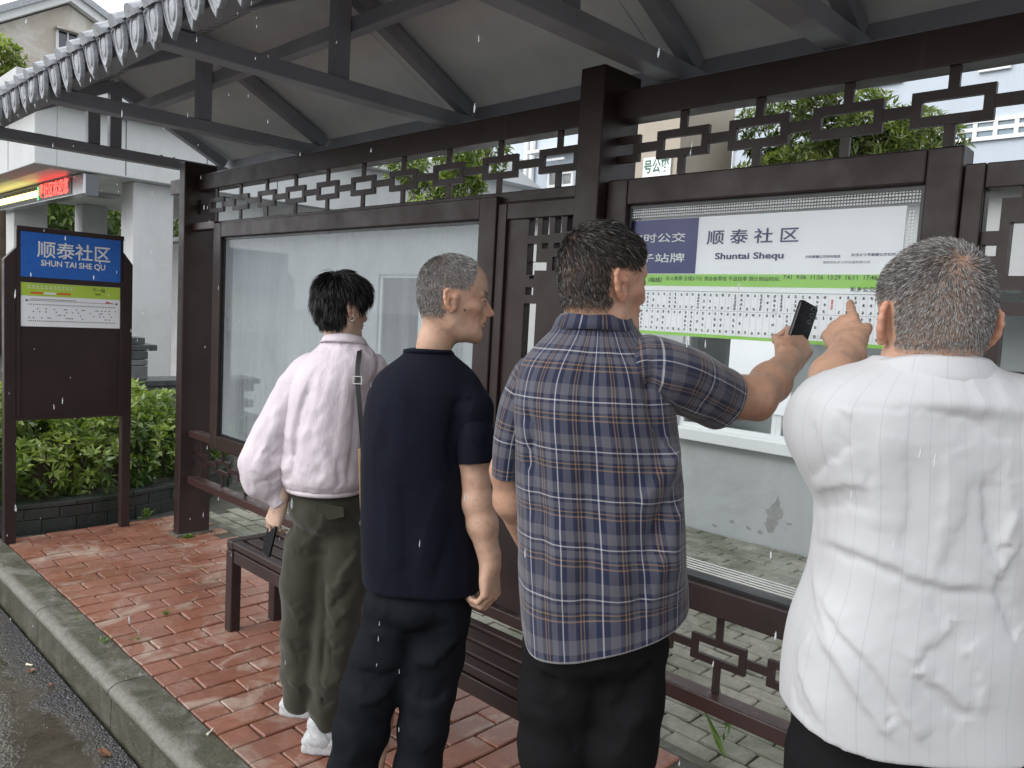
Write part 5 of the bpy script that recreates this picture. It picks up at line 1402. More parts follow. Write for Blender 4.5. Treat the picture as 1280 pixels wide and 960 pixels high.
def shoe(name, parent, heel, toe_dir, L, W_, H_, up_mat, sole_mat, seed=0, lugs=False):
    d = unit(np.array([toe_dir[0], toe_dir[1], 0])); x = np.cross(d, EZ); heel = np.asarray(heel, float)
    R = np.stack([x, d, EZ]); lo = heel+d*L/2-.25; f = Field(lo, lo+.5, .0045)
    def P(a, b, c): return heel + x*a + d*b + EZ*c
    f.ell(P(0, L*.30, H_*.55), (W_*.46, L*.33, H_*.55), .02, R); f.ell(P(0, L*.72, H_*.34), (W_*.5, L*.30, H_*.38), .03, R); f.cone(P(0, L*.22, H_*.6), P(0, L*.16, H_*1.15), W_*.36, W_*.33, .02)
    f.cone(P(-W_*.2, L*.4, H_*.8), P(W_*.2, L*.4, H_*.8), .008, .008, .006)
    V, F = f.mesh(); V = V[:, :]; V[:, 2] = np.maximum(V[:, 2], heel[2]+.012)
    # layered overlays
    N_ = vnormals(V, F); q = (V-heel)@d; zz = V[:, 2]-heel[2]; V = V + N_*(.0022*np.sign(np.sin(q*70+zz*55+seed)))[:, None]
    u = nmesh(name, V, F, up_mat, parent, smooth=True)
    s_ = MB(); n_ = 26; prof_ = []
    for k in range(n_):
        a = 2*math.pi*k/n_; yy = L*.5-L*.52*math.cos(a); t = yy/L; wv = W_*(.42+.12*math.sin(t*2.6)); prof_.append((math.sin(a)*wv, yy))
    rings_ = [(.985, 0.0), (1.04, .008), (1.02, .022), (1.05, .032), (.97, .045)]
    vs = []; fs = []
    for i, (sc_, z_) in enumerate(rings_):
        for k, (a, b) in enumerate(prof_):
            z2 = z_*(1.25 if b < L*.35 else 1.0); j = 1+(.03 if lugs and k % 2 and i < 2 else 0); vs.append(P(a*sc_*j, (b-L*.5)*sc_*j+L*.5, z2))
    for i in range(len(rings_)-1):
        for k in range(n_): l = (k+1) % n_; fs.append((i*n_+k, i*n_+l, (i+1)*n_+l, (i+1)*n_+k))
    fs += [tuple(range(n_-1, -1, -1)), tuple(range((len(rings_)-1)*n_, len(rings_)*n_))]
    s_.add(vs, fs); s_.build('sole', sole_mat, u, smooth=True)
    return u
def collar(parts_pts, h, mat, parent, name='collar', thick=.003, flare=.006, uvs=1.0):
    """standing/folded collar from a closed-ish 3-D polyline (neck side), folded outwards and down by h"""
    P = catmull(np.array(parts_pts), 60); cen = P.mean(0); out = P-cen; out[:, 2] = 0; out = unit_rows(out)
    rows = [P - EZ*h*.9, P + out*.000 - EZ*.004, P + out*.003 + EZ*.002, P + out*.007 - EZ*.003, P + out*(.010+flare*.5) - EZ*h*.55, P + out*(.013+flare) - EZ*h]
    V = np.concatenate(rows); n_ = len(P); i, j = np.meshgrid(np.arange(len(rows)-1), np.arange(n_-1), indexing='ij'); b = (i*n_+j).ravel()
    F = np.stack([b, b+1, b+n_+1, b+n_], 1); al = np.concatenate([[0], np.cumsum(np.linalg.norm(np.diff(P, axis=0), axis=1))])
    U = np.concatenate([np.stack([al, np.full(n_, k*h/3)], 1) for k in range(len(rows))])
    V = wrinkle(V, F, .0015, 25, 5)
    o = nmesh(name, V, F, mat, parent, smooth=True, uv=U); s_ = o.modifiers.new('thickness', 'SOLIDIFY'); s_.thickness = thick; s_.offset = 0
    return o
# ================================================================== PERSON: navy T-shirt
def neck_ring(c, rx, ry, a0=-150, a1=150, front_drop=.03, n=9, yaw=0, back_up=0):
    """points round the back of the neck, from one front end to the other; angle 0 = nearest the viewer"""
    out = []
    for t in np.linspace(a0, a1, n):
        a = math.radians(t); cy, sy = math.cos(yaw), math.sin(yaw); e1 = E1*cy+E2*sy; e2 = -E1*sy+E2*cy
        out.append(c + e1*rx*math.sin(a) - e2*ry*math.cos(a) - EZ*front_drop*(1-math.cos(a))/2 + EZ*back_up*math.cos(a))
    return out
def core(skin, neck, chest, hip, feet):
    f = Field(np.minimum.reduce([neck, chest, hip, *feet])-.3, np.maximum.reduce([neck, chest, hip, *feet])+.3, .016)
    f.chain([neck, chest, hip], [.045, .08, .06], .05)
    for q in feet:
        t = np.array([q[0], q[1], hip[2]])*.5 + hip*.5; t[2] = hip[2]-.12; f.chain([hip, t, q], [.06, .045, .03], .02)
    V, F = f.mesh(); return V, F, np.tile(np.array(skin), (len(V), 1))
def flatcut(o, z):
    n_ = len(o.data.vertices); co = np.empty(n_*3, np.float32); o.data.vertices.foreach_get('co', co); co = co.reshape(-1, 3); co[:, 2] = np.maximum(co[:, 2], z); o.data.vertices.foreach_set('co', co.ravel()); o.data.update()

D = 2.12
NV = person(A_(478, 1058, D+.0)*np.array((1, 1, 0)), 'man in a navy T-shirt and black trousers seen in profile, second from the left')
SK = (.52, .335, .245)
nb = A_(534, 462, D+.02)
hd, _, hf = make_head(NV, 568, 374, D, 76, -2, 0, .905, nb, SK,
    dict(front=.36, temple=.040, nape=-.058, col=((.10, .095, .092), (.40, .39, .38)), n=34000, len=(.008, .012), grey=lambda P: .42+.3*sstep(-.02, .05, P[:, 1]), whorl=(0, -.05, .115), lay=.62, wid=.00036, scalp=.6, grav=.05, nape_len=.45, clump=.12, rand=.12,
         bald=[(.05, .045, .06, .022, .5)]), jaw=.90, neck_r=.046, seed=3)
# mole and cheek folds live in the body colours
def at_head(hf, x, y, z): O, R, s_ = hf; return O + (np.array((x, y, z))*s_)@R
V, F, c = hd
for (x, y, z, r) in ((.062, .022, -.030, .0019),):
    d = np.linalg.norm(V-at_head(hf, x, y, z), axis=1); c[d < r*1.6] = (.03, .015, .012)
V = creases(V, F, [([(531, 402), (540, 415), (556, 428)], -0.0011, .004), ([(536, 396), (548, 410), (562, 422)], 0.0006, .005), ([(604, 394), (598, 404), (600, 414)], -0.0009, .0035), ([(596, 366), (588, 366), (580, 362)], -0.0004, .003), ([(595, 371), (588, 374), (581, 376)], -0.0004, .003), ([(572, 395), (580, 410), (590, 420)], -0.0008, .006)])
hd = (V, F, c)
lo = A_(598, 640, D-.05)-.26; f = Field(lo-np.array((0, 0, .12)), lo+np.array((.52, .52, .52)), .0032)
sh, el, wrp = A_(590, 500, D-.04), A_(597, 628, D-.05), A_(613, 706, D-.06)
f.chain([A_(590, 545, D-.04), A_(592, 570, D-.04), el, A_(603, 655, D-.055), wrp], [.036, .043, .039, .040, .027], .02)
f.ell(el+E1*(-.012)-E2*.012, (.022, .022, .026), .02)
cr = [(.75, .9, .5), (.7, .95, .5), (.7, 1.0, .5), (.75, 1.0, .5)]
hand_prims(f, wrp, unit(A_(612, 760, D-.07)-wrp), -E1*.85+E2*.5, cr, (.35, .45, .25), .93, -1, .03, .026)
arm_r = skin_mesh(f, SK)
lo = A_(500, 640, D+.14)-.26; f = Field(lo, lo+.52, .006)
f.chain([A_(500, 560, D+.12), A_(505, 610, D+.14), A_(530, 650, D+.2)], [.04, .036, .028], .02); arm_l = skin_mesh(f, SK)
body_mesh(NV, [hd, arm_r, arm_l, core(SK, nb, A_(525, 530, D), A_(525, 740, D), [A_(452, 1040, D), A_(520, 1045, D)])])
tee = [ring(528, 732, 73, .118, D, 2.3), ring(526, 700, 73, .12, D, 2.3), ring(522, 650, 70.5, .122, D, 2.3), ring(518, 590, 66.5, .122, D, 2.3), ring(520, 540, 66, .12, D, 2.3), ring(525, 508, 67, .115, D, 2.3),
       ring(531, 486, 67, .106, D, 2.2), ring(535, 470, 62, .094, D, 2.1), ring(537, 458, 51, .080, D, 2.0), ring(537, 448, 38, .066, D, 2), ring(536, 441, 31, .058, D+.005, 2), ring(536, 436, 29, .056, D+.005, 2)]
slv = tube_rings([A_(574, 490, D-.01), A_(586, 506, D-.025), A_(592, 535, D-.035), A_(594, 578, D-.045)], [(.052, .055), (.055, .060), (.053, .060), (.052, .060)], inner=A_(548, 485, D))
slv2 = tube_rings([A_(480, 480, D+.04), A_(482, 520, D+.09), A_(487, 575, D+.13)], [.05, .058, .058], inner=A_(505, 485, D))
cl = [([(572, 520), (566, 560), (570, 600)], -.007, .012), ([(575, 505), (590, 540), (612, 548)], .003, .02), ([(505, 470), (490, 520), (486, 600)], .004, .03), ([(560, 600), (540, 660), (520, 730)], .005, .025),
      ([(575, 640), (560, 690), (548, 735)], -.005, .018), ([(470, 560), (480, 640), (478, 720)], .004, .022), ([(500, 600), (505, 670), (500, 735)], -.004, .02), ([(600, 500), (585, 495), (570, 510)], -.004, .008)]
slv = tube_rings([A_(588, 520, D-.03), A_(592, 540, D-.037), A_(594, 578, D-.045)], [(.044, .050), (.0535, .0605), (.052, .060)])
shc = ([A_(556, 482, D), A_(580, 494, D-.015), A_(589, 512, D-.028), A_(592, 535, D-.036)], [.040, .046, .052, .050]); shc2 = ([A_(505, 488, D), A_(484, 500, D+.05), A_(486, 545, D+.10)], [.04, .048, .05])
garment('t_shirt', [sdf_shirt(tee, [shc, shc2], .005, .03), loft(slv, 70, 50)], M('navy_tee'), NV, cl, ((.003, 8, 1, (1, 1, .45)),), crum=(.0022, 11, 4, (1, 1, .6)), thick=0)
rb = MB(); rb.tube(catmull(np.array(neck_ring(A_(536, 438, D+.005), .0635, .058, -179, 179, .012, 15)), 40), .0065, 8, False); rb.build('neckband', M('navy_tee'), NV, smooth=True)
hip = (A_(523, 752, D), (.148, .108, .085))
tl = trousers('trousers', NV, M('black_cloth'), hip, [
    [(A_(490, 775, D), .078), (A_(476, 822, D), .080), (A_(461, 865, D-.005), .078), (A_(452, 910, D-.01), .075), (A_(440, 962, D-.01), .066), (A_(436, 1040, D), .058)],
    [(A_(553, 775, D), .076), (A_(544, 822, D), .076), (A_(536, 865, D-.01), .071), (A_(529, 910, D-.02), .066), (A_(521, 962, D-.02), .063), (A_(515, 1048, D-.01), .057)]],
    [([(512, 815), (490, 800), (455, 790)], 0.0108, .016), ([(505, 840), (480, 850), (440, 840)], -0.0126, .014), ([(470, 790), (520, 800), (570, 780)], -0.0090, .016), ([(515, 835), (545, 825), (585, 795)], 0.0126, .014), ([(440, 870), (470, 880), (495, 860)], 0.0108, .013), ([(510, 870), (540, 880), (565, 865)], -0.0108, .013), ([(432, 900), (440, 940), (430, 960)], 0.0090, .016), ([(505, 900), (520, 930), (545, 940)], 0.0090, .014)], seed=5)
flatcut(tl, .045)
for (hx, hy) in ((434, 1062), (512, 1068)): shoe('shoe', NV, at_z(hx, hy, 0)-E2*.03, E2*.6+E1*.8, .27, .10, .085, M('leather_black'), M('rubber_dark'))

# ================================================================== PERSON: plaid shirt
D = 1.70
PL_ = person(A_(715, 1215, D)*np.array((1, 1, 0)), 'man in a navy and grey plaid short-sleeved shirt holding up a phone')
SK = (.46, .275, .192)
nb = A_(742, 425, D+.02)
hd, _, hf = make_head(PL_, 755, 353, D, 54, 2, 0, .985, nb, SK,
    dict(front=.110, temple=.030, nape=-.062, col=((.016, .014, .013), (.17, .155, .14)), n=32000, len=(.011, .020), grey=lambda P: .12+.32*sstep(.03, -.06, P[:, 2]), whorl=(-.02, -.062, .092), swirl=.9, lay=.82, wid=.0004, scalp=.8, grav=.15, nape_len=.4, clump=.35, cl=40,
         bald=[(-.02, -.062, .092, .016, .75)]), jaw=1.06, neck_r=.056, seed=5)
A = A_
# right arm reaching for the board with the phone
el = A(944, 497, 1.80); wrp = A(987, 450, 1.99)
lo = np.minimum.reduce([A(800, 420, 1.66), el, wrp])-.16; hi = np.maximum.reduce([A(800, 420, 1.66), el, wrp])+.24
f = Field(lo, hi, .0034)
f.chain([A(850, 466, 1.70), A(880, 484, 1.74), A(920, 496, 1.785), el], [.03, .046, .048, .046], .02)
f.chain([el, A(963, 478, 1.885), wrp], [.047, .046, .030], .025); f.ell(A(949, 512, 1.795), (.020, .020, .020), .02)
zd = unit(A(1001, 424, 2.07)-wrp)
hand_prims(f, wrp, zd, unit(E1*.25+E2*.9+EZ*.2), [(.55, 1.05, .7), (.65, 1.1, .7), (.7, 1.15, .7), (.75, 1.15, .7)], (.15, .55, .25), 1.08, -1, .03, .029)
arm_r = skin_mesh(f, SK)
lo = A(645, 600, D+.02)-.27; f = Field(lo, lo+.56, .0045)
f.chain([A(640, 545, D+.025), A(634, 588, D+.03), A(640, 625, D+.05), A(668, 690, D+.16)], [.030, .036, .040, .03], .02); arm_l = skin_mesh(f, SK)
body_mesh(PL_, [hd, arm_r, arm_l, core(SK, nb, A(742, 500, D), A(750, 760, D), [A(690, 1180, D), A(765, 1190, D)])])
sh_ = [ring(756, 774, 100, .130, D, 2.5, .056), ring(754, 735, 103, .134, D, 2.5, .024), ring(751, 680, 104, .142, D, 2.4), ring(748, 620, 104, .14, D, 2.4), ring(745, 560, 103, .138, D, 2.4), ring(741, 515, 103, .134, D, 2.3),
       ring(741, 482, 99, .124, D, 2.3), ring(742, 460, 92, .114, D, 2.2), ring(743, 444, 82, .104, D, 2.1), ring(744, 428, 68, .090, D, 2.0), ring(745, 414, 56, .078, D, 2), ring(745, 403, 48, .070, D+.005, 2)]
sl = tube_rings([A(806, 460, 1.67), A(834, 468, 1.68), A(866, 482, 1.715), A(902, 500, 1.755)], [(.070, .078), (.073, .080), (.073, .078), (.071, .075)], inner=A(760, 475, 1.69))
sl2 = tube_rings([A(672, 470, D+.01), A(655, 498, D+.015), A(642, 545, D+.02), A(636, 592, D+.03)], [(.052, .058), (.048, .060), (.042, .060), (.036, .058)], inner=A(700, 470, D))
cl = [([(735, 420), (736, 480), (738, 530)], -0.0045, .02), ([(815, 430), (812, 480), (826, 540), (832, 560)], -0.0150, .011), ([(848, 560), (825, 600), (800, 640)], 0.0135, .018), ([(852, 590), (830, 640), (812, 700)], -0.0120, .016), ([(835, 545), (840, 640), (846, 740)], 0.0120, .020), ([(856, 620), (832, 690), (815, 770)], 0.0105, .018),
      ([(700, 460), (690, 560), (688, 660), (692, 780)], 0.0090, .026), ([(760, 470), (768, 580), (765, 700), (772, 800)], 0.0075, .028), ([(725, 560), (728, 680), (722, 800)], -0.0090, .022), ([(655, 560), (668, 640), (672, 740)], -0.0090, .018), ([(648, 520), (658, 540), (650, 590)], -0.0120, .010), ([(790, 620), (798, 700), (802, 790)], -0.0090, .018),
      ([(850, 450), (870, 490), (880, 520)], -0.0060, .013), ([(825, 470), (850, 510), (890, 525)], 0.0075, .014), ([(900, 470), (905, 500), (898, 525)], 0.0045, .010), ([(650, 640), (690, 650), (740, 640)], -0.0045, .02), ([(840, 700), (800, 720), (760, 715)], 0.0045, .02)]
garment('plaid_shirt', [shirt_tail(loft(sh_, 170, 130), 170, .028, .02), loft(sl, 90, 60), loft(sl2, 70, 50)], M('plaid'), PL_, cl, ((.0035, 9, 2, (1, 1, .4)),), crum=(.0022, 14, 7, (1, 1, .6)))
collar(neck_ring(A(744, 391, D+.004), .074, .066, -140, 140, .026, 9), .034, M('plaid'), PL_)
yk = MB()
hip = (A(745, 795, D), (.155, .115, .09))
tl = trousers('trousers', PL_, M('black_cloth_b'), hip, [
    [(A(700, 815, D), .084), (A(697, 870, D), .084), (A(694, 930, D), .078), (A(690, 1010, D), .070), (A(690, 1180, D), .060)],
    [(A(785, 815, D), .082), (A(781, 870, D), .082), (A(776, 930, D-.01), .076), (A(772, 1010, D-.01), .068), (A(768, 1190, D), .060)]],
    [([(665, 830), (700, 850), (740, 900)], 0.0108, .016), ([(825, 830), (790, 860), (750, 890)], -0.0108, .014), ([(660, 880), (690, 900), (730, 940)], -0.0090, .014), ([(815, 890), (790, 910), (755, 950)], 0.0090, .014)], seed=8)
flatcut(tl, .045)
for (hx, hy) in ((684, 1225), (760, 1232)): shoe('shoe', PL_, at_z(hx, hy, 0)-E2*.02, E2*.8+E1*.5, .27, .10, .085, M('leather_black'), M('rubber_dark'))
# the phone in his hand
def phone(c, up, nrm, w_, h_, t, label, mats, cams=True):
    up = unit(up); nrm = unit(np.asarray(nrm)-up*(np.asarray(nrm)@up)); x = np.cross(up, nrm); o = empty('mobile_phone', c, label, 'phone')
    pts = []
    for (sx, sy) in ((1, 1), (-1, 1), (-1, -1), (1, -1)):
        for k in range(5):
            a = math.atan2(sy, sx)-math.pi/4+math.pi/2*k/4; r_ = .010
            pts.append(c + x*(sx*(w_/2-r_)+r_*math.cos(a)) + up*(sy*(h_/2-r_)+r_*math.sin(a)) - nrm*t/2)
    b = MB().prism(pts, nrm*t).build('shell', mats[0], o, .0016)
    if cams:
        q = c + nrm*(t/2+.0006) + x*(w_*.22) + up*(h_*.30)
        for dz in (.0, .017, -.017):
            MB().tube([q+up*dz-nrm*.001, q+up*dz+nrm*.0018], .0062, 14).build('camera_ring', M('steel'), o); MB().tube([q+up*dz+nrm*.0016, q+up*dz+nrm*.0022], .0048, 14).build('camera_lens', M('lens_glass'), o)
    return o
phone(A(1001, 411, 2.05), EZ*.93+E1*.26+E2*.1, -E2*.8+E1*.5, .072, .140, .009, 'dark smartphone held up to the route board by the plaid shirted man', (M('phone_grey'),))

# ================================================================== PERSON: white shirt
D = 1.10
WH = person(A_(1035, 1600, D)*np.array((1, 1, 0)), 'grey haired man in a white striped shirt seen from behind, pointing at the board')
SK = (.48, .295, .21)
nb = A(1160, 478, D+.03)
hd, _, hf = make_head(WH, 1163, 402, D+.01, 6, 0, 0, .865, nb, SK,
    dict(front=.08, temple=.030, nape=-.046, col=((.07, .064, .060), (.36, .35, .34)), n=52000, len=(.006, .0105), grey=lambda P: .38+.34*sstep(.07, -.02, P[:, 2]), whorl=(.005, -.078, .085), swirl=.8, lay=.66, wid=.00030, scalp=.72, grav=.0, nape_len=.35, clump=.2, cl=45,
         bald=[(.008, -.078, .082, .036, .62)]), jaw=1.08, neck_r=.060, ear_out=.62, seed=7)
V, F, c = hd; V = creases(V, F, [([(1118, 436), (1160, 442), (1205, 438)], -.003, .004), ([(1115, 428), (1160, 433), (1208, 430)], .002, .006)]); hd = (V, F, c)
# left arm reaching forward, hand pointing
el = A(1030, 500, 1.42); wrp = A(1060, 434, 1.62)
lo = np.minimum.reduce([A(1060, 530, 1.1), el, wrp])-.14; hi = np.maximum.reduce([A(1060, 530, 1.1), el, wrp])+.22
f = Field(lo, hi, .0034)
f.chain([A(1056, 525, 1.24), A(1047, 515, 1.32), el], [.03, .044, .042], .02); f.chain([el, A(1042, 470, 1.51), wrp], [.042, .041, .030], .02)
zd = unit(A(1046, 398, 1.73)-wrp)
hand_prims(f, wrp, zd, unit(E1*.55-EZ*.7), [(.05, .15, .15), (1.15, 1.35, .8), (1.2, 1.4, .8), (1.2, 1.4, .8)], (.1, .5, .25), 1.02, 1, .03, .030)
arm_l = skin_mesh(f, SK)
lo = A(1318, 700, D)-.3; f = Field(lo, lo+.6, .006); f.chain([A(1315, 620, D), A(1318, 690, D), A(1308, 860, D+.03)], [.03, .040, .03], .02); arm_r = skin_mesh(f, SK)
body_mesh(WH, [hd, arm_l, arm_r, core(SK, nb, A(1150, 580, D+.02), A(1130, 850, D+.02), [A(1050, 1560, D+.02), A(1150, 1570, D+.02)])])
wr_ = [ring(1135, 908, 150, .112, D, 3.0), ring(1134, 885, 150, .112, D, 3.0), ring(1134, 850, 148, .112, D, 3.0), ring(1139, 790, 142, 0.113, D, 3.0), ring(1149, 720, 128, 0.107, D, 3.0), ring(1156, 650, 127, 0.104, D, 3.0), ring(1158, 590, 133, 0.102, D, 3.0),
       ring(1158, 545, 142, 0.100, D, 3.0), ring(1160, 515, 147, 0.097, D, 3.0), ring(1161, 497, 142, .102, D, 2.2), ring(1162, 483, 124, .093, D, 2.1), ring(1162, 470, 98, .083, D, 2.0), ring(1162, 459, 77, .074, D, 2), ring(1162, 449, 66, .069, D, 2)]
sl = tube_rings([A(1088, 547, 1.09), A(1064, 543, 1.15), A(1050, 530, 1.25), A(1046, 519, 1.37)], [(.084, .086), (.083, .085), (.077, .079), (.066, .070)], inner=A(1150, 560, 1.12))
sl2 = tube_rings([A(1280, 520, D-.01), A(1305, 580, D-.02), A(1310, 660, D-.03), A(1322, 780, D-.02)], [(.075, .085), (.075, .085), (.074, .084), (.072, .08)], inner=A(1220, 540, D))
cl = [([(995, 490), (1088, 507), (1146, 516), (1215, 532), (1285, 556)], -0.0022, .0045), ([(1012, 668), (1085, 697), (1166, 730), (1248, 738)], 0.0047, .0085), ([(1012, 680), (1085, 709), (1166, 742), (1248, 750)], -0.0031, .008),
      ([(1016, 735), (1048, 785), (1091, 838), (1135, 908), (1150, 932)], 0.0061, .0085), ([(1013, 776), (1048, 838), (1091, 900), (1110, 925)], 0.0047, .008), ([(1030, 770), (1075, 835), (1118, 905)], -0.0038, .009), ([(1010, 700), (1020, 760), (1040, 815), (1075, 880)], 0.0031, .008),
      ([(1135, 838), (1175, 862), (1207, 893)], 0.0047, .0075), ([(1135, 833), (1161, 811), (1198, 783)], 0.0038, .008), ([(1140, 850), (1175, 880), (1200, 905)], -0.0031, .008), ([(1160, 740), (1172, 790), (1150, 830)], -0.0025, .010),
      ([(1247, 733), (1262, 705), (1278, 682)], 0.0044, .007), ([(1243, 712), (1262, 768), (1278, 803)], -0.0063, .008), ([(1236, 600), (1240, 650), (1248, 715)], -0.0063, .009), ([(1262, 600), (1268, 650), (1255, 690)], 0.0038, .008), ([(1275, 640), (1262, 668), (1250, 690)], 0.0031, .006),
      ([(1008, 602), (1030, 580), (1065, 555)], -0.0038, .007), ([(1012, 618), (1048, 606), (1085, 612)], 0.0038, .008), ([(1014, 640), (1050, 632), (1090, 645)], -0.0025, .008), ([(1012, 520), (1022, 545), (1024, 585)], 0.0025, .008), ([(1030, 500), (1045, 520), (1040, 560)], -0.0025, .007), ([(1060, 485), (1052, 505), (1060, 525)], 0.0031, .006),
      ([(1012, 785), (995, 820), (1003, 864), (1028, 912)], 0.0038, .008), ([(985, 850), (990, 880), (1010, 905)], -0.0025, .008), ([(1190, 560), (1180, 640), (1160, 715)], 0.0031, .012), ([(1225, 590), (1205, 660), (1170, 722)], -0.0022, .010), ([(1100, 530), (1092, 600), (1088, 670)], 0.0031, .012), ([(1130, 560), (1135, 630), (1120, 700)], -0.0031, .011), ([(1205, 800), (1230, 850), (1225, 900)], 0.0031, .009)]
slc = ([A(1105, 540, 1.10), A(1072, 540, 1.12), A(1054, 532, 1.22), A(1048, 521, 1.36)], [.074, .080, .079, .066])
src = ([A(1225, 520, D), A(1283, 545, D-.01), A(1306, 620, D-.02), A(1314, 700, D-.02), A(1322, 780, D-.02)], [.06, .072, .074, .074, .070])
garment('white_shirt', [sdf_shirt(wr_, [slc, src], .004, .045, 1, .018)], M('white_shirt'), WH, cl, ((.002, 9, 3, (1, 1, .45)),), crum=(.0014, 20, 6, (1, 1, .7)), thick=0)
collar(neck_ring(A(1161, 443, D+.004), .077, .070, -140, 140, .035, 9), .040, M('white_shirt'), WH)
hip = (A(1128, 900, D+.01), (.150, .10, .09))
tl = trousers('trousers', WH, M('black_cloth_b'), hip, [
    [(A(1054, 950, D+.01), .084), (A(1046, 1100, D), .074), (A(1040, 1570, D+.01), .060)], [(A(1198, 950, D+.01), .084), (A(1180, 1100, D), .074), (A(1150, 1580, D+.01), .060)]], seed=12, h=.009)
flatcut(tl, .045)
for (hx, hy) in ((1030, 1680), (1150, 1700)): shoe('shoe', WH, at_z(hx, hy, 0), E2, .27, .10, .085, M('leather_black'), M('rubber_dark'))

# ================================================================== PERSON: woman in a pale jacket
D = 2.62
WO = person(A_(398, 928, D)*np.array((1, 1, 0)), 'woman with short black hair in a pale pink jacket and olive trousers')
SK = (.56, .40, .31)
nb = A(430, 452, D+.02)
hd, _, hf = make_head(WO, 428, 384, D+.01, 38, -4, 0, .885, nb, SK,
    dict(front=.055, temple=.0, nape=-.080, col=((.0065, .0062, .0068), (.02, .02, .022)), n=15000, len=(.044, .052), grey=.1, whorl=(.0, -.045, .115), lay=.70, wid=.0011, scalp=.95, grav=.45, nape_len=.55, clump=.6, cl=26, rand=.14), jaw=.9, neck_r=.046, seed=9)
lo = A(345, 640, D)-.2; f = Field(lo, lo+.42, .0032)
wrp = A(350, 629, D-.01); f.chain([A(352, 590, D), wrp], [.034, .024], .015)
zd = unit(A(336, 672, D+.01)-wrp)
hand_prims(f, wrp, zd, unit(E1*.55+E2*.8), [(.35, .55, .45), (.4, .6, .45), (.45, .65, .45), (.5, .7, .45)], (.45, .45, .2), .84, 1, .02, .023); hand = skin_mesh(f, SK)
body_mesh(WO, [hd, hand, core(SK, nb, A(410, 500, D), A(408, 640, D), [A(375, 880, D), A(412, 900, D)])])
jk = [ring(406, 608, 46, .112, D, 2.3), ring(406, 603, 50, .122, D, 2.3), ring(406, 592, 52.5, .132, D, 2.3), ring(406, 560, 52, .135, D, 2.3), ring(409, 520, 51, .13, D, 2.3), ring(414, 485, 51, .124, D, 2.3), ring(421, 462, 50, .112, D, 2.2), ring(427, 448, 44.5, .098, D, 2.1), ring(430, 437, 36, .080, D, 2), ring(431, 429, 28, .064, D, 2), ring(431, 424, 24, .058, D, 2)]
sl = tube_rings([A(392, 458, D), A(371, 480, D-.01), A(356, 515, D-.02), A(342, 550, D-.02), A(331, 582, D-.02), A(333, 606, D-.01), A(345, 622, D-.01), A(351, 630, D-.01)], [(.05, .055), (.058, .065), (.066, .07), (.078, .078), (.086, .082), (.072, .07), (.036, .04), (.028, .03)], inner=A(418, 475, D))
sl2 = tube_rings([A(462, 458, D+.03), A(470, 490, D+.06), A(474, 540, D+.10), A(470, 590, D+.14)], [.05, .06, .066, .05], inner=A(435, 475, D+.01))
cl = [([(383, 470), (365, 530), (358, 600)], -0.0130, .012), ([(420, 450), (408, 510), (385, 575)], 0.0078, .016), ([(440, 460), (430, 540), (420, 610)], 0.0065, .018), ([(398, 460), (385, 520), (368, 560)], 0.0065, .014), ([(330, 560), (345, 575), (362, 570)], -0.0091, .012), ([(310, 590), (335, 595), (360, 585)], 0.0078, .012), ([(320, 610), (340, 605), (358, 600)], -0.0065, .010), ([(345, 520), (352, 545), (362, 550)], 0.0065, .012), ([(350, 500), (340, 545), (322, 570)], 0.0065, .012), ([(450, 480), (446, 550), (440, 612)], -0.0065, .014), ([(400, 560), (405, 590), (400, 615)], 0.0052, .010), ([(425, 570), (428, 595), (430, 615)], -0.0052, .010)]
garment('jacket', [loft(jk, 150, 110), loft(sl, 90, 80), loft(sl2, 60, 40)], M('pink_shell'), WO, cl, ((.004, 10, 4, (1, 1, .5)),), crum=(.0045, 16, 8, (1, 1, .75)))
collar(neck_ring(A(431, 417, D+.004), .062, .057, -140, 140, .03, 9), .024, M('pink_shell'), WO)
hm_ = MB(); hm_.tube(catmull(np.array(neck_ring(A(406, 610, D), .121, .110, -180, 180, .0, 17)), 50), .010, 8, False); hm_.build('hem_band', M('pink_shell'), WO, smooth=True)
hip = (A(408, 634, D), (.124, .106, .10))
tl = trousers('trousers', WO, M('olive_cloth'), hip, [
    [(A(385, 680, D), .078), (A(379, 730, D), .072), (A(375, 787, D), .062), (A(373, 843, D), .056), (A(373, 874, D), .050)],
    [(A(431, 680, D), .080), (A(428, 730, D), .080), (A(420, 787, D-.01), .074), (A(413, 843, D-.02), .064), (A(408, 880, D-.02), .050), (A(407, 900, D-.02), .044)]],
    [([(370, 690), (390, 700), (408, 690)], -0.0068, .012), ([(452, 690), (430, 720), (400, 740)], 0.0121, .012), ([(450, 720), (430, 750), (402, 765)], -0.0108, .012), ([(398, 720), (397, 790), (394, 850)], -0.0135, .012), ([(398, 760), (420, 775), (445, 765)], 0.0081, .012), ([(356, 760), (375, 775), (392, 770)], 0.0068, .011), ([(358, 800), (372, 820), (388, 815)], -0.0068, .011), ([(398, 800), (415, 820), (438, 810)], -0.0081, .012), ([(395, 850), (412, 862), (432, 850)], 0.0095, .010), ([(395, 875), (410, 884), (425, 875)], -0.0081, .008), ([(355, 850), (370, 862), (388, 855)], 0.0068, .009), ([(410, 640), (400, 665), (380, 680)], 0.0068, .014)], seed=15, h=.0065)
pk = [A(393, 628, D-.101), A(430, 634, D-.101), A(431, 646, D-.104), A(412, 650, D-.106), A(394, 640, D-.104)]
po = MB().prism(pk, -E2*.004).build('pocket_flap', M('olive_cloth'), WO, .002)
for nm, (hx, hy), dd in (('sneaker', (352, 893), E2*.25+E1*.97), ('sneaker', (380, 940), E2*.35+E1*.93)): shoe(nm, WO, at_z(hx, hy, 0), dd, .255, .098, .085, M('rubber_white'), M('rubber_white'), 1, True)
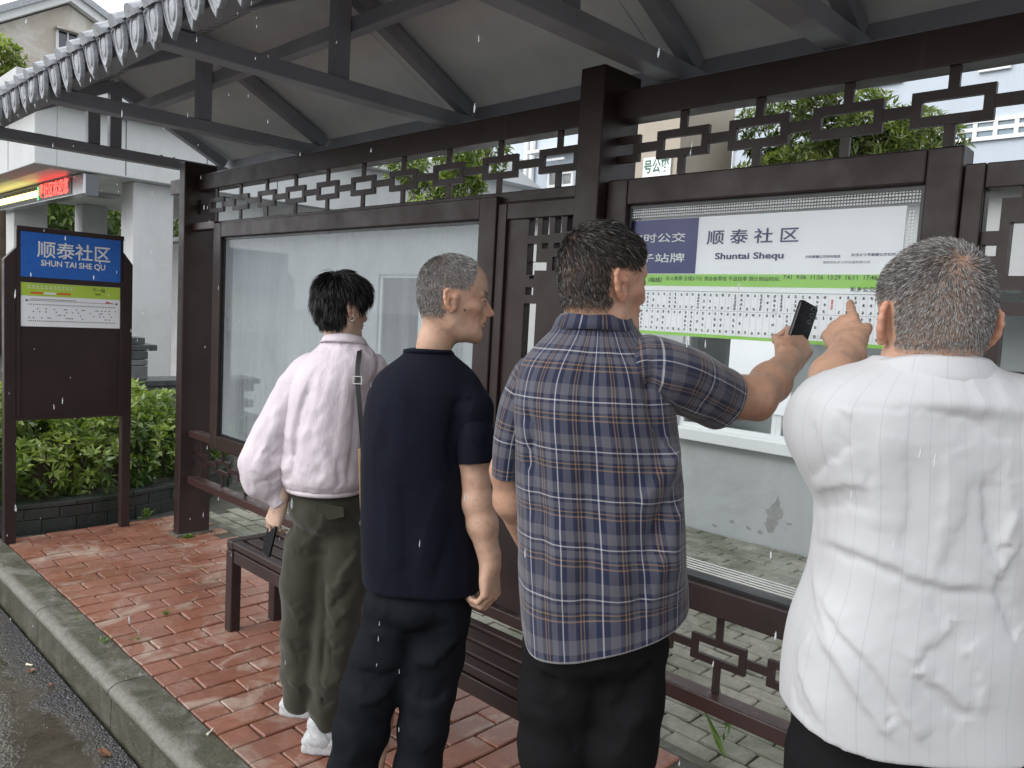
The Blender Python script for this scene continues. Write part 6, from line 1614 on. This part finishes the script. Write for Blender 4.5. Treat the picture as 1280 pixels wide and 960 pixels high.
# earring
er = at_head(hf, .083, -.020, -.040); MB().tube([er+E1*.009*math.cos(t)*.9+EZ*.009*math.sin(t) for t in np.linspace(0, 6.283, 18)], .0012, 6).build('earring', M('buckle'), WO, smooth=True)
phone(A(339, 667, D+.010), unit(A(346, 636, D)-A(332, 694, D)), -E1*.75-E2*.5, .072, .150, .009, 'dark smartphone hanging in the hand of the woman in the pale jacket', (M('phone_black'),), False)
# shoulder bag: strap over the right shoulder, tan body in front
BG = empty('shoulder_bag', A(452, 600, D), 'tan shoulder bag on a black buckled strap worn by the woman', 'bag')
def strip(pts, wd, t, name, mat, parent, side=E1):
    P = catmull(np.array(pts), 30); n_ = len(P); tg = np.gradient(P, axis=0); out = -E2
    V = []; F = []
    for i in range(n_):
        s2 = unit(side-unit(tg[i])*(side@unit(tg[i]))); n2 = unit(np.cross(s2, tg[i])); 
        for a, b in ((-1, -1), (1, -1), (1, 1), (-1, 1)): V.append(P[i]+s2*wd/2*a+n2*t/2*b)
    for i in range(n_-1):
        for k in range(4): l = (k+1) % 4; F.append((i*4+k, i*4+l, (i+1)*4+l, (i+1)*4+k))
    return MB().add(V, F+[(0, 1, 2, 3), tuple(range((n_-1)*4+3, (n_-1)*4-1, -1))]).build(name, mat, parent, smooth=False)
strip([A(452, 436, D+.05), A(450, 432, D-.01), A(449, 442, D-.075), A(447, 462, D-.120), A(448, 490, D-.140), A(452, 540, D-.145), A(455, 585, D-.13)], .015, .003, 'strap', M('leather_black'), BG)
q = A(447, 475, D-.138)
bk = MB(); 
for a, b, c_, d_ in ((-.015, .015, .010, .013), (-.015, .015, -.013, -.010), (-.015, -.012, -.010, .010), (.012, .015, -.010, .010)):
    bk.prism([q+E1*a+EZ*c_, q+E1*b+EZ*c_, q+E1*b+EZ*d_, q+E1*a+EZ*d_], -E2*.004)
bk.build('buckle', M('buckle'), BG)
MB().prism([A(446, 560, D-.125), A(462, 555, D-.11), A(464, 640, D-.10), A(449, 640, D-.115)], E2*.02+E1*.16).build('bag_body', M('leather_tan'), BG, .008)
